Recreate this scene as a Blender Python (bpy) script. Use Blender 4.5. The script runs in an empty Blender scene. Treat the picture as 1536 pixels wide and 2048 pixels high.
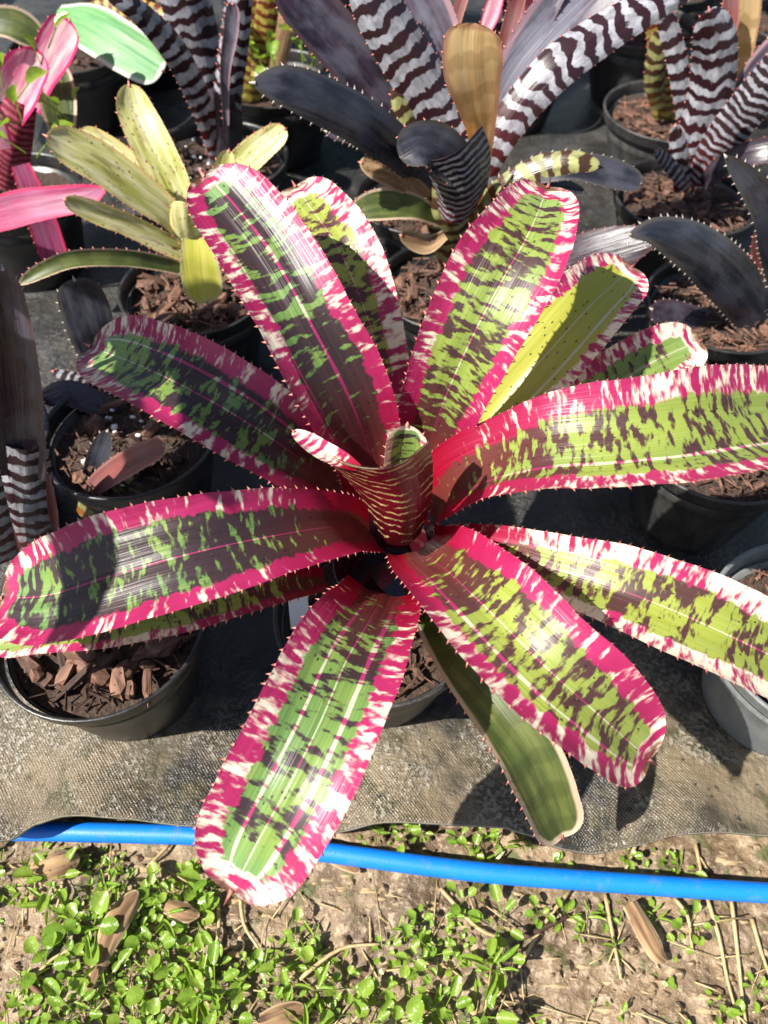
import bpy, math, random
from mathutils import Vector, Matrix, noise as mnoise
R = math.radians
random.seed(7)
scn = bpy.context.scene
COL = scn.collection

# ---------------------------------------------------------------- camera
PITCH = R(53); FPX = 1547.0; CH = 0.666
cd = bpy.data.cameras.new('camera'); cam = bpy.data.objects.new('camera', cd); COL.objects.link(cam)
cam.location = (0, 0, CH); cam.rotation_euler = (math.pi/2 - PITCH, 0, 0)
cd.sensor_fit = 'VERTICAL'; cd.sensor_height = 36; cd.sensor_width = 27
cd.lens = FPX/2048*36; cd.clip_start = .01; cd.clip_end = 500
cd.dof.use_dof = True; cd.dof.focus_distance = .53; cd.dof.aperture_fstop = 7.5
scn.camera = cam
# ---------------------------------------------------------------- light
SUN_EL, SUN_AZ = 50, 25          # azimuth: degrees towards the camera from the left
ts = Vector((-math.cos(R(SUN_AZ))*math.cos(R(SUN_EL)), -math.sin(R(SUN_AZ))*math.cos(R(SUN_EL)), math.sin(R(SUN_EL))))
w = bpy.data.worlds.new('World'); scn.world = w; w.use_nodes = True
wn = w.node_tree.nodes; bg = wn['Background']
sky = wn.new('ShaderNodeTexSky'); sky.sky_type = 'NISHITA'; sky.sun_disc = False
sky.sun_elevation = R(SUN_EL); sky.sun_rotation = math.atan2(ts.x, ts.y)
w.node_tree.links.new(sky.outputs[0], bg.inputs[0]); bg.inputs[1].default_value = .065
sl = bpy.data.lights.new('sun', 'SUN'); sl.energy = 5.0; sl.angle = R(.55); sl.color = (1, .95, .87)
so = bpy.data.objects.new('sun', sl); COL.objects.link(so); so.rotation_mode = 'QUATERNION'
so.rotation_quaternion = ts.to_track_quat('Z', 'Y'); so.location = ts*5
vs = scn.view_settings
scn.display_settings.display_device = 'sRGB'
vs.view_transform = 'Standard'; vs.look = 'None'; vs.gamma = 1; vs.exposure = 1.15; vs.use_curve_mapping = False
scn.cycles.max_bounces = 7; scn.cycles.transparent_max_bounces = 8

# ---------------------------------------------------------------- pixel -> place
CAM = Vector((0, 0, CH)); FW = Vector((0, math.cos(PITCH), -math.sin(PITCH))); UP = Vector((0, math.sin(PITCH), math.cos(PITCH)))
def ray(px, py): return FW + Vector((1, 0, 0))*((px-768)/FPX) - UP*((py-1024)/FPX)
def atz(px, py, z): d = ray(px, py); return CAM + d*((z-CH)/d.z)
def aty(px, py, y): d = ray(px, py); return CAM + d*(y/d.y)
def depth(p): return (p-CAM).dot(FW)

# ---------------------------------------------------------------- object helpers
def tag(o, label=None, cat=None, group=None, kind=None):
    if label: o['label'] = label
    if cat: o['category'] = cat
    if group: o['group'] = group
    if kind: o['kind'] = kind
    return o
def empty(name, loc, label, cat, group=None):
    o = bpy.data.objects.new(name, None); COL.objects.link(o); o.location = loc; o.empty_display_size = .02
    return tag(o, label, cat, group)
def mesh(verts, faces, mats, idx=None, smooth=True):
    me = bpy.data.meshes.new('m'); me.from_pydata([tuple(v) for v in verts], [], faces)
    for m in mats: me.materials.append(m)
    if idx: me.polygons.foreach_set('material_index', idx)
    me.polygons.foreach_set('use_smooth', [smooth]*len(faces)); me.update()
    return me
def ob(name, me, parent=None, loc=None):
    o = bpy.data.objects.new(name, me); COL.objects.link(o)
    if parent: o.parent = parent
    if loc is not None: o.location = loc
    return o

# ---------------------------------------------------------------- material helpers
class NT:
    def __init__(s, name):
        s.m = bpy.data.materials.new(name); s.m.use_nodes = True; s.t = s.m.node_tree; s.n = s.t.nodes; s.n.clear()
        s.out = s.n.new('ShaderNodeOutputMaterial')
    def lk(s, a, sock):
        if isinstance(a, bpy.types.NodeSocket): s.t.links.new(a, sock)
        elif isinstance(a, (tuple, list)):
            sock.default_value = tuple(a) + ((1,) if len(a) == 3 and sock.type == 'RGBA' else ())
        else: sock.default_value = a
    def M(s, op, a, b=0.0, c=None, clamp=False):
        n = s.n.new('ShaderNodeMath'); n.operation = op; n.use_clamp = clamp
        s.lk(a, n.inputs[0]); s.lk(b, n.inputs[1])
        if c is not None: s.lk(c, n.inputs[2])
        return n.outputs[0]
    def step(s, x, e, soft=.02):      # smooth threshold
        n = s.n.new('ShaderNodeMapRange'); n.interpolation_type = 'SMOOTHSTEP'; s.lk(x, n.inputs[0])
        if isinstance(e, bpy.types.NodeSocket):
            s.lk(s.M('SUBTRACT', e, soft), n.inputs[1]); s.lk(s.M('ADD', e, soft), n.inputs[2])
        else: n.inputs[1].default_value = e-soft; n.inputs[2].default_value = e+soft
        return n.outputs[0]
    def at(s, name, typ='GEOMETRY'):
        n = s.n.new('ShaderNodeAttribute'); n.attribute_type = typ; n.attribute_name = name; return n.outputs['Fac']
    def xyz(s, x, y, z=0.0):
        n = s.n.new('ShaderNodeCombineXYZ'); s.lk(x, n.inputs[0]); s.lk(y, n.inputs[1]); s.lk(z, n.inputs[2]); return n.outputs[0]
    def noise(s, v, scale=1.0, detail=2.0, rough=.5, dist=0.0):
        n = s.n.new('ShaderNodeTexNoise'); s.lk(v, n.inputs['Vector']); n.inputs['Scale'].default_value = scale
        n.inputs['Detail'].default_value = detail; n.inputs['Roughness'].default_value = rough; n.inputs['Distortion'].default_value = dist
        return n.outputs[0]
    def vor(s, v, scale=1.0, feat='F1', rnd=1.0):
        n = s.n.new('ShaderNodeTexVoronoi'); n.feature = feat; s.lk(v, n.inputs['Vector']); n.inputs['Scale'].default_value = scale
        n.inputs['Randomness'].default_value = rnd
        return n.outputs['Distance'], n.outputs.get('Color')
    def mix(s, f, a, b, mode='MIX'):
        n = s.n.new('ShaderNodeMix'); n.data_type = 'RGBA'; n.blend_type = mode; s.lk(f, n.inputs[0]); s.lk(a, n.inputs[6]); s.lk(b, n.inputs[7]); return n.outputs[2]
    def pos(s, obj=False):
        if obj: n = s.n.new('ShaderNodeTexCoord'); return n.outputs['Object']
        n = s.n.new('ShaderNodeNewGeometry'); return n.outputs['Position']
    def rnd(s): return s.n.new('ShaderNodeObjectInfo').outputs['Random']
    def bump(s, h, dist=.001, st=1.0, nrm=None):
        n = s.n.new('ShaderNodeBump'); s.lk(h, n.inputs['Height']); n.inputs['Distance'].default_value = dist; n.inputs['Strength'].default_value = st
        if nrm: s.lk(nrm, n.inputs['Normal'])
        return n.outputs[0]
    def pbr(s, col, rough=.5, spec=.5, nrm=None, trans=0.0, tcol=None, coat=0.0, sss=0.0):
        p = s.n.new('ShaderNodeBsdfPrincipled'); s.lk(col, p.inputs['Base Color']); s.lk(rough, p.inputs['Roughness'])
        s.lk(spec, p.inputs['Specular IOR Level'])
        if coat: p.inputs['Coat Weight'].default_value = coat; p.inputs['Coat Roughness'].default_value = .12
        if nrm: s.lk(nrm, p.inputs['Normal'])
        o = p.outputs[0]
        if trans:
            t = s.n.new('ShaderNodeBsdfTranslucent'); s.lk(tcol if tcol is not None else col, t.inputs[0])
            mx = s.n.new('ShaderNodeMixShader'); s.lk(trans, mx.inputs[0]); s.lk(o, mx.inputs[1]); s.lk(t.outputs[0], mx.inputs[2]); o = mx.outputs[0]
        s.t.links.new(o, s.out.inputs[0]); return s.m

def leaf_common(n):
    lx, ls, le, lt, lu = (n.at(k) for k in ('lx', 'ls', 'le', 'lt', 'lu'))
    sd = n.M('MULTIPLY', n.at('leaf_seed', 'OBJECT'), 3.17)
    jag = n.noise(n.xyz(n.M('MULTIPLY', lx, 420.0), n.M('MULTIPLY', ls, 9.0), sd), 1, 2)
    s2 = n.M('ADD', ls, n.M('MULTIPLY', n.M('SUBTRACT', jag, .5), .0013))
    fib = n.noise(n.xyz(n.M('MULTIPLY', lx, 900.0), n.M('MULTIPLY', ls, 6.0), sd), 1, 3, .6)
    return lx, ls, le, lt, lu, sd, s2, fib
def leaf_bump(n, fib, lx, ls, sd, amt=.0011):
    wav = n.noise(n.xyz(n.M('MULTIPLY', lx, 190.0), n.M('MULTIPLY', ls, 8.0), sd), 1, 2)
    return n.bump(n.M('ADD', n.M('MULTIPLY', fib, .35), wav), amt, .8)

def mat_banded():
    """green blade, cream margins, and one pigment pattern over both: plum over green, raspberry over cream"""
    n = NT('leaf_raspberry_banded'); lx, ls, le, lt, lu, sd, s2, fib = leaf_common(n)
    dk = n.at('leaf_dark', 'OBJECT'); pk = n.at('leaf_pink', 'OBJECT'); mg = n.at('leaf_margin', 'OBJECT'); ol = n.at('leaf_olive', 'OBJECT')
    def N(fx, fs, off, det=2.0, ro=.5, src=None): return n.noise(n.xyz(n.M('MULTIPLY', lx, fx), n.M('MULTIPLY', src or s2, fs), n.M('ADD', sd, off)), 1, det, ro)
    base = n.step(lt, .24, .24); tipw = n.step(lt, .90, .07)
    a = N(74.0, 180.0, 0.0, 2.4, .55); b = N(14.0, 36.0, 9.0, 1.0); f = N(190.0, 380.0, 5.0, 2.0)
    v = n.M('ADD', n.M('ADD', n.M('MULTIPLY', a, .74), n.M('MULTIPLY', b, .20)), n.M('MULTIPLY', f, .10))
    v = n.M('ADD', v, n.M('MULTIPLY', n.M('SUBTRACT', 1.0, base), .17))
    v = n.M('SUBTRACT', v, n.M('MULTIPLY', tipw, .075))
    dark = n.step(n.M('ADD', v, dk), .515, .042)
    pinkv = n.M('ADD', n.M('ADD', n.M('ADD', v, n.M('MULTIPLY', tipw, .035)), pk), n.M('MULTIPLY', n.M('SUBTRACT', N(95.0, 270.0, 31.0, 2.4), .5), .38))
    pink = n.step(pinkv, .512, .075)
    spd, _ = n.vor(n.xyz(n.M('MULTIPLY', lx, 230.0), n.M('MULTIPLY', ls, 130.0), sd), 1)
    spk = n.M('MULTIPLY', n.M('LESS_THAN', spd, .15), n.M('GREATER_THAN', b, .46))
    gv = N(26.0, 10.0, 3.0, 2.0, .5, ls)
    green = n.mix(n.step(gv, .5, .2), (.055, .165, .040), (.20, .31, .045))
    green = n.mix(tipw, green, (.12, .27, .085))
    green = n.mix(ol, green, (.44, .42, .035))
    green = n.mix(n.M('MULTIPLY', n.M('POWER', fib, 3.0), 1.1), green, (.45, .55, .22))
    purp = n.mix(base, (.16, .004, .014), n.mix(ol, (.026, .008, .024), (.105, .018, .034)))
    purp = n.mix(n.M('MULTIPLY', f, .35), purp, (.09, .022, .04))
    cen = n.mix(n.M('MULTIPLY', dark, .94), green, purp)
    cen = n.mix(n.M('MULTIPLY', spk, .85), cen, (.03, .012, .015))
    pcol = n.mix(N(60.0, 45.0, 2.0, 2.0, .5, ls), (.28, .008, .060), (.50, .032, .150))
    pcol = n.mix(base, (.30, .002, .016), pcol)
    cream = n.mix(fib, (.84, .70, .56), (.88, .82, .62))
    mar = n.mix(pink, cream, pcol)
    def line(nm, wd):
        dd = n.M('ABSOLUTE', n.M('SUBTRACT', lu, n.at(nm, 'OBJECT')))
        wob = n.M('MULTIPLY', n.M('SUBTRACT', n.noise(n.xyz(0.0, n.M('MULTIPLY', ls, 40.0), sd), 1, 1), .35), wd)
        return n.M('LESS_THAN', dd, n.M('ADD', wob, wd*.45))
    ln = n.M('MAXIMUM', line('line_a', .022), n.M('MAXIMUM', line('line_b', .05), line('line_c', .07)))
    cen = n.mix(n.M('MULTIPLY', n.M('MULTIPLY', ln, .85), base), cen, n.mix(dark, (.60, .62, .45), (.42, .03, .14)))
    mgv = n.M('ADD', mg, n.M('ADD', n.M('MULTIPLY', n.M('SUBTRACT', N(3.0, 22.0, 44.0, 1.0, .5, ls), .5), .22), n.M('MULTIPLY', n.M('SUBTRACT', N(120.0, 60.0, 12.0, 2.0), .5), .05)))
    edge = n.step(le, n.M('ADD', mgv, n.M('MULTIPLY', n.M('SUBTRACT', a, .5), .35)), .03)
    col = n.mix(edge, mar, cen)
    col = n.mix(n.step(n.M('ADD', lt, n.M('MULTIPLY', n.M('SUBTRACT', f, .5), .03)), .985, .010), col, (.15, .065, .035))
    nr = leaf_bump(n, fib, lx, ls, sd)
    rough = n.M('ADD', .27, n.M('MULTIPLY', fib, .20))
    return n.pbr(col, rough, .5, nr, .33, n.mix(.25, col, (1.0, .8, .1), 'MULTIPLY'))

def mat_zebra(name, darkc, palec, per=85.0, th=.50, trans=.12, base_red=(.10, .012, .012), broken=False):
    n = NT(name); lx, ls, le, lt, lu, sd, s2, fib = leaf_common(n)
    wob = n.noise(n.xyz(n.M('MULTIPLY', lx, 55.0), n.M('MULTIPLY', ls, 30.0), sd), 1, 2)
    wob2 = n.noise(n.xyz(n.M('MULTIPLY', lx, 260.0), n.M('MULTIPLY', ls, 130.0), sd), 1, 2)
    ph = n.M('ADD', n.M('MULTIPLY', s2, per*6.283), n.M('ADD', n.M('MULTIPLY', wob, 9.5), n.M('MULTIPLY', wob2, 1.2)))
    sn = n.M('SINE', n.M('ADD', ph, sd))
    sn = n.M('ADD', sn, n.M('MULTIPLY', n.M('SUBTRACT', wob2, .5), .9))
    sn = n.M('ADD', sn, n.M('MULTIPLY', n.M('SUBTRACT', fib, .5), .55)); band = n.M('MULTIPLY', n.step(sn, th*2-1, .22), n.M('ADD', .62, n.M('MULTIPLY', wob, .6)), clamp=True)
    if broken: band = n.M('MULTIPLY', band, n.step(n.noise(n.xyz(n.M('MULTIPLY', lx, 45.0), n.M('MULTIPLY', ls, 90.0), n.M('ADD', sd, 8.0)), 1, 2), .46, .05))
    low = n.M('SUBTRACT', 1.0, n.step(lt, .18, .30))
    dc = n.mix(low, darkc, base_red)
    pc = n.mix(n.step(n.noise(n.xyz(n.M('MULTIPLY', lx, 120.0), n.M('MULTIPLY', ls, 60.0), n.M('ADD', sd, 2.0)), 1, 3, .65), .5, .2), palec, tuple(c*.42 for c in palec))
    col = n.mix(band, dc, pc)
    nr = leaf_bump(n, fib, lx, ls, sd)
    return n.pbr(col, n.M('ADD', .27, n.M('MULTIPLY', band, .25)), .5, nr, trans)
def mat_plain(name, c1, c2, edge=None, rough=.3, trans=.2, scurf=0.0, spots=None, tcol=None, band=0.0):
    n = NT(name); lx, ls, le, lt, lu, sd, s2, fib = leaf_common(n)
    g = n.noise(n.xyz(n.M('MULTIPLY', lx, 45.0), n.M('MULTIPLY', s2, 22.0), sd), 1, 3, .6)
    g2 = n.noise(n.xyz(n.M('MULTIPLY', lx, 160.0), n.M('MULTIPLY', s2, 14.0), sd), 1, 3, .6)
    col = n.mix(n.step(g2, .5, .18), c1, c2)
    if scurf: col = n.mix(n.M('MULTIPLY', n.step(g, .52, .12), scurf), col, (.17, .17, .21))
    if band:
        bb = n.M('SINE', n.M('ADD', n.M('MULTIPLY', s2, 210.0), n.M('MULTIPLY', g, 6.0)))
        col = n.mix(n.M('MULTIPLY', n.step(bb, .25, .4), band), col, tuple(.45*c for c in c1))
    if edge: col = n.mix(n.step(le, .16, .05), edge, col)
    if spots:
        dd, _ = n.vor(n.xyz(n.M('MULTIPLY', lx, 330.0), n.M('MULTIPLY', ls, 200.0), sd), 1)
        f = n.M('MULTIPLY', n.M('LESS_THAN', dd, .25), n.step(g, .52, .05))
        big = n.step(n.noise(n.xyz(n.M('MULTIPLY', lx, 170.0), n.M('MULTIPLY', ls, 30.0), n.M('ADD', sd, 4.0)), 1, 3), .585, .04)
        low = n.M('SUBTRACT', 1.0, n.step(lt, .15, .2))
        f = n.M('MAXIMUM', n.M('MULTIPLY', f, .8), n.M('MULTIPLY', big, n.M('ADD', .35, low), clamp=True))
        col = n.mix(f, col, spots)
    nr = leaf_bump(n, fib, lx, ls, sd)
    return n.pbr(col, n.M('ADD', rough, n.M('MULTIPLY', g, .2)), .5, nr, trans, tcol)
def mat_simple(name, c1, c2, rough=.5, scale=120, bump=.0005, spec=.5, trans=0.0, obj=False, vary=0.0):
    n = NT(name); p = n.pos(obj)
    f = n.noise(p, scale, 4, .6); col = n.mix(n.step(f, .5, .2), c1, c2)
    if vary: col = n.mix(n.M('MULTIPLY', n.rnd(), vary), col, tuple(.3*c for c in c1))
    return n.pbr(col, rough, spec, n.bump(f, bump), trans)

M = {}
M['band'] = mat_banded()
M['zebra'] = mat_zebra('leaf_zebra', (.024, .008, .011), (.40, .40, .44), 55.0, .50)
M['zebra_fine'] = mat_zebra('leaf_zebra_fine', (.022, .012, .014), (.34, .34, .38), 105.0, .62)
M['zebra_cup'] = mat_zebra('leaf_fine_gold_lines', (.10, .002, .008), (.55, .40, .16), 120.0, .87, .12, (.012, .001, .002), True)
M['zebra_gold'] = mat_zebra('leaf_gold_barred', (.13, .030, .014), (.52, .40, .08), 75.0, .48, .25, (.12, .1, .03))
M['zebra_olive'] = mat_zebra('leaf_olive_barred', (.045, .022, .012), (.34, .34, .13), 60.0, .52, .12, (.22, .08, .012))
M['dark'] = mat_plain('leaf_dark_plum', (.010, .007, .011), (.030, .016, .026), (.05, .03, .035), .18, .05, .25)
M['bluish'] = mat_plain('leaf_dark_slate', (.009, .010, .014), (.024, .024, .034), (.05, .045, .042), .17, .05, .2)
M['lilac'] = mat_plain('leaf_lilac_grey', (.055, .042, .062), (.105, .085, .115), (.35, .22, .25), .34, .12, .8)
M['rust'] = mat_plain('leaf_rusty_red', (.14, .035, .03), (.24, .07, .06), (.3, .12, .1), .35, .2, .2)
M['amber'] = mat_plain('leaf_amber', (.58, .38, .17), (.70, .54, .28), (.45, .24, .16), .4, .45, 0, None, (.95, .42, .08), .55)
M['yellow'] = mat_plain('leaf_yellow_speckled', (.44, .46, .10), (.84, .78, .46), (.76, .62, .24), .38, .3, 0, (.12, .018, .018))
M['yellow_clean'] = mat_plain('leaf_yellow', (.50, .50, .06), (.62, .58, .13), (.55, .50, .2), .4, .35)
M['olive'] = mat_plain('leaf_olive_pale_edge', (.055, .085, .020), (.135, .155, .040), (.52, .40, .28), .36, .3, 0, None, None, .35)
M['green'] = mat_plain('leaf_mint_green', (.10, .30, .11), (.20, .40, .16), (.55, .60, .50), .36, .3)
M['pink'] = mat_plain('leaf_bright_pink', (.66, .14, .28), (.82, .58, .58), (.58, .02, .16), .34, .35, 0)
M['magenta'] = mat_plain('leaf_magenta', (.30, .03, .10), (.42, .10, .22), (.6, .03, .12), .34, .3, .25)
M['maroon'] = mat_zebra('leaf_maroon_ribbed', (.13, .006, .018), (.38, .09, .13), 120.0, .62, .12)
M['dry'] = mat_plain('leaf_dry_brown', (.16, .085, .04), (.38, .25, .13), (.42, .30, .17), .75, .15, 0, (.07, .035, .02))
M['spine'] = mat_simple('spine_tip', (.36, .06, .07), (.55, .25, .18), .45, 400, .0002)
M['spine_dark'] = mat_simple('spine_pale', (.20, .14, .12), (.45, .40, .36), .45, 400, .0002)

# ---------------------------------------------------------------- leaves
def crom(P, t):                        # Catmull-Rom through P, t in 0..len-1
    i = max(0, min(len(P)-2, int(t))); f = t-i
    p1, p2 = P[i], P[i+1]
    p0 = P[i-1] if i > 0 else p1*2-p2
    p3 = P[i+2] if i+2 < len(P) else p2*2-p1
    return ((p1*2) + (p2-p0)*f + (p0*2-p1*5+p2*4-p3)*f*f + (p1*3-p0-p2*3+p3)*f*f*f)*.5
LEAFN = [0]
def leaf(parent, pts, mat, mode='z', chan=.34, roll=0, face=.55, tip=1.15, ns=44, nu=12, spine=.0085, slen=.0023,
         under=None, name='leaf', spmat='spine', tipspine=True, wave=.02, axis=None, pleat=.03, **props):
    """pts: (px, py, z or y, half width in px) along the midrib, base first; the width fades round the tip"""
    org = parent.location
    if mode == 'w': P = [Vector(p[:3]) for p in pts]; W = [p[3] for p in pts]
    else:
        P = [(atz if mode == 'z' else aty)(p[0], p[1], p[2]) for p in pts]
        W = [p[3]*depth(q)/FPX for p, q in zip(pts, P)]
    PW = [Vector((p.x, p.y, p.z, x)) for p, x in zip(P, W)]
    N = 160; smp = [crom(PW, (len(P)-1)*i/N) for i in range(N+1)]
    acc = [0.0]
    for i in range(N): acc.append(acc[-1] + (smp[i+1].xyz-smp[i].xyz).length)
    L = acc[-1]
    def at(s):
        lo, hi = 0, N
        while hi-lo > 1:
            m = (lo+hi)//2
            if acc[m] <= s: lo = m
            else: hi = m
        f = (s-acc[lo])/max(1e-9, acc[hi]-acc[lo]); return smp[lo].lerp(smp[hi], max(0, min(1, f)))
    hw = max(W); tl = min(.45*L, hw*tip) if tip else 0
    st = []
    if tip:
        nb = int(ns*.75)
        st = [(L-tl)*i/nb for i in range(nb)] + [L-tl+tl*math.sin(math.pi/2*i/(ns-nb)) for i in range(ns-nb+1)]
        st[-1] = L*.9999
    else: st = [L*i/ns for i in range(ns+1)]
    LEAFN[0] += 1; seed = LEAFN[0]*1.37
    def wob(s, side): return 1+.045*mnoise.noise(Vector((s*22, seed*3+side*7, 1)))+.02*mnoise.noise(Vector((s*70, seed*3+side*7, 4)))
    V = []; A = {k: [] for k in ('lx', 'ls', 'le', 'lt', 'lu')}; F = []; I = []; edgeL, edgeR = [], []; Ns = []
    for s in st:
        q = at(s); p = q.xyz; a = at(max(0, s-.004)); b = at(min(L, s+.004)); T = (b.xyz-a.xyz).normalized()
        view = (CAM-p).normalized()
        if axis: view = Vector((axis[0]-p.x, axis[1]-p.y, .05)).normalized()
        n0 = (view*face + Vector((0, 0, 1))*(1-face)).normalized()
        if roll: n0 = Matrix.Rotation(R(roll), 3, T) @ n0
        S = T.cross(n0).normalized(); Nn = S.cross(T).normalized()
        if mode == 'w': wv = q.w
        else:
            pr = S - view*S.dot(view); k = max(.55, pr.length); wv = q.w/k
        if tip and s > L-tl:
            x = (s-(L-tl))/tl; wv *= math.sqrt(max(0, 1-x**2.5))**.9
        wv = max(wv, .0004)
        for j in range(nu+1):
            u = -1+2*j/nu; u = math.copysign(abs(u)**.85, u)
            off = chan*wv*(.8*abs(u)**1.7+.25*abs(u)**5) + pleat*wv*math.sin(u*8.5+seed)*(1-u*u) + wave*wv*u*math.sin(s*70+seed+u*2)*abs(u)
            V.append(p + S*(u*wv*(wob(s, 1) if u > 0 else wob(s, -1))) + Nn*off); Ns.append(Nn)
            A['lx'].append(u*wv); A['ls'].append(s); A['lt'].append(s/L); A['lu'].append(u)
            A['le'].append(min((1-abs(u))*wv, (L-s)*.85 if tip else 9)/hw)
        edgeL.append((V[-nu-1], -S, T, Nn, s)); edgeR.append((V[-1], S, T, Nn, s))
    row = nu+1
    for i in range(len(st)-1):
        for j in range(nu):
            F.append((i*row+j, i*row+j+1, (i+1)*row+j+1, (i+1)*row+j)); I.append(0)
    nv = len(V)
    if under:
        V += [V[k]-Ns[k]*.0012 for k in range(nv)]
        for k in A: A[k] += A[k][:nv]
        for f in F[:]:
            F.append(tuple(nv+x for x in reversed(f))); I.append(2)
    def addv(v):
        V.append(v)
        for k in A: A[k].append(0.0)
        return len(V)-1
    rs = random.Random(seed)
    if spine:
        for E in (edgeL, edgeR):
            s = L*.06
            while s < L*.985:
                k = next((i for i in range(len(E)-1) if E[i+1][4] >= s), len(E)-2)
                f = (s-E[k][4])/max(1e-9, E[k+1][4]-E[k][4]); e = E[k][0].lerp(E[k+1][0], f)
                et = (E[k+1][0]-E[k][0]).normalized(); nn = E[k][3]; out = et.cross(nn)
                if out.dot(E[k][1]) < 0: out = -out
                ln = slen*rs.uniform(.7, 1.25); bw = slen*.55
                a = addv(e-et*bw-out*.0003); b = addv(e+et*bw*.8-out*.0003); c = addv(e+nn*.0007-out*.0004); d2 = addv(e-nn*.0006-out*.0004); t = addv(e+out*ln+et*ln*.55)
                for tri in ((a, c, t), (c, b, t), (b, d2, t), (d2, a, t)): F.append(tri); I.append(1)
                s += spine*rs.uniform(.75, 1.25)
    if tip and tipspine:
        p = at(L).xyz; T = (p-at(L-.004).xyz).normalized(); S = edgeR[-1][1]; Nn = edgeR[-1][3]; ln = hw*.22
        b0 = [addv(p-T*.002+S*.0018), addv(p-T*.002+Nn*.0014), addv(p-T*.002-S*.0018), addv(p-T*.002-Nn*.0014)]
        t = addv(p+T*ln+Nn*ln*.35)
        for i in range(4): F.append((b0[i], b0[(i+1) % 4], t)); I.append(1)
    me = mesh([v-org for v in V], F, [M[mat], M[spmat]] + ([M[under]] if under else []), I)
    for k, v in A.items():
        at_ = me.attributes.new(k, 'FLOAT', 'POINT'); at_.data.foreach_set('value', v)
    o = ob(name, me, parent)
    o['leaf_seed'] = seed
    if mat == 'band':
        for k, d in (('leaf_dark', 0.0), ('leaf_pink', 0.0), ('leaf_margin', .30), ('leaf_olive', 0.0), ('line_a', 0.0), ('line_b', 5.0), ('line_c', 5.0)):
            o[k] = float(props.get(k, d))
    return o

# ---------------------------------------------------------------- ground, mat, pipe
GZ = -.078
def soil_mat():
    n = NT('wet_soil'); p = n.pos()
    a = n.noise(p, 14, 5, .6); b = n.noise(p, 130, 5, .65); c = n.noise(p, 45, 3, .5)
    col = n.mix(n.step(a, .5, .16), (.090, .056, .031), (.245, .170, .098))
    col = n.mix(n.step(b, .56, .1), col, (.33, .25, .165))
    col = n.mix(n.step(c, .63, .06), col, (.085, .085, .03))
    h = n.M('ADD', n.M('MULTIPLY', b, .6), c)
    return n.pbr(col, n.M('SUBTRACT', .62, n.M('MULTIPLY', n.step(n.noise(p, 60, 2), .52, .1), .34)), .5, n.bump(h, .006, 1))
M['soil'] = soil_mat()
def mat_y(x):      # how far the front edge of the sheet lies from the camera foot, from its outline
    E = [(0, 1668), (60, 1642), (130, 1636), (260, 1644), (390, 1655), (560, 1662), (690, 1660), (768, 1652), (900, 1652), (1000, 1656), (1060, 1668), (1130, 1688), (1200, 1695), (1270, 1689), (1350, 1677), (1450, 1671), (1536, 1673)]
    P = [atz(px, py, mat_z0(px)) for px, py in E]
    if x <= P[0].x: return P[0].y + .01*math.sin((x-P[0].x)*9)
    if x >= P[-1].x: return P[-1].y + .01*math.sin((x-P[-1].x)*9)
    for a, b in zip(P, P[1:]):
        if a.x <= x <= b.x:
            f = (x-a.x)/(b.x-a.x); f = f*f*(3-2*f); return a.y*(1-f)+b.y*f
def mat_z0(px): return 0.0
def mat_h(x, y):   # gentle sag and swell of the sheet
    k = max(0, 1-(y-.17)/.13)
    z = .013*k*math.sin(x*26+.6) + .006*k*math.sin(x*51+2)
    return z + .004*mnoise.noise(Vector((x*6, y*6, 3))) + .0016*mnoise.noise(Vector((x*40, y*40, 8)))
def build_ground():
    xs = [-40, -15, -5, -2.5, -1.5] + [-1+i*.02 for i in range(27)] + [-.47+i*.006 for i in range(157)] + [.48+i*.02 for i in range(27)] + [1.5, 2.5, 5, 15, 40]
    ys = [-40, -15, -5, -2, -1, -.5] + [-.2+i*.006 for i in range(84)] + [.31+i*.02 for i in range(6)] + [.5, 1, 2, 4, 10, 40]
    V = []
    for y in ys:
        for x in xs:
            k = max(0, min(1, (y-.215)/.06)); k = k*k*(3-2*k)
            if y > 3 or abs(x) > 2.2: k = 0
            nz = .012*mnoise.noise(Vector((x*9, y*9, 0))) + .007*mnoise.noise(Vector((x*30, y*30, 5))) + .0055*mnoise.noise(Vector((x*75, y*75, 5)))+.0025*mnoise.noise(Vector((x*160, y*160, 9)))
            V.append((x, y, GZ + (nz if abs(x) < 3 else 0)*(1-k) + k*(-GZ-.034)))
    nx = len(xs); F = [(j*nx+i, j*nx+i+1, (j+1)*nx+i+1, (j+1)*nx+i) for j in range(len(ys)-1) for i in range(nx-1)]
    tag(ob('ground', mesh(V, F, [M['soil']])), kind='structure')
build_ground()
def ground_z(x, y):
    return GZ + .012*mnoise.noise(Vector((x*9, y*9, 0))) + .007*mnoise.noise(Vector((x*30, y*30, 5))) + .0055*mnoise.noise(Vector((x*75, y*75, 5)))+.0025*mnoise.noise(Vector((x*160, y*160, 9)))

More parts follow.
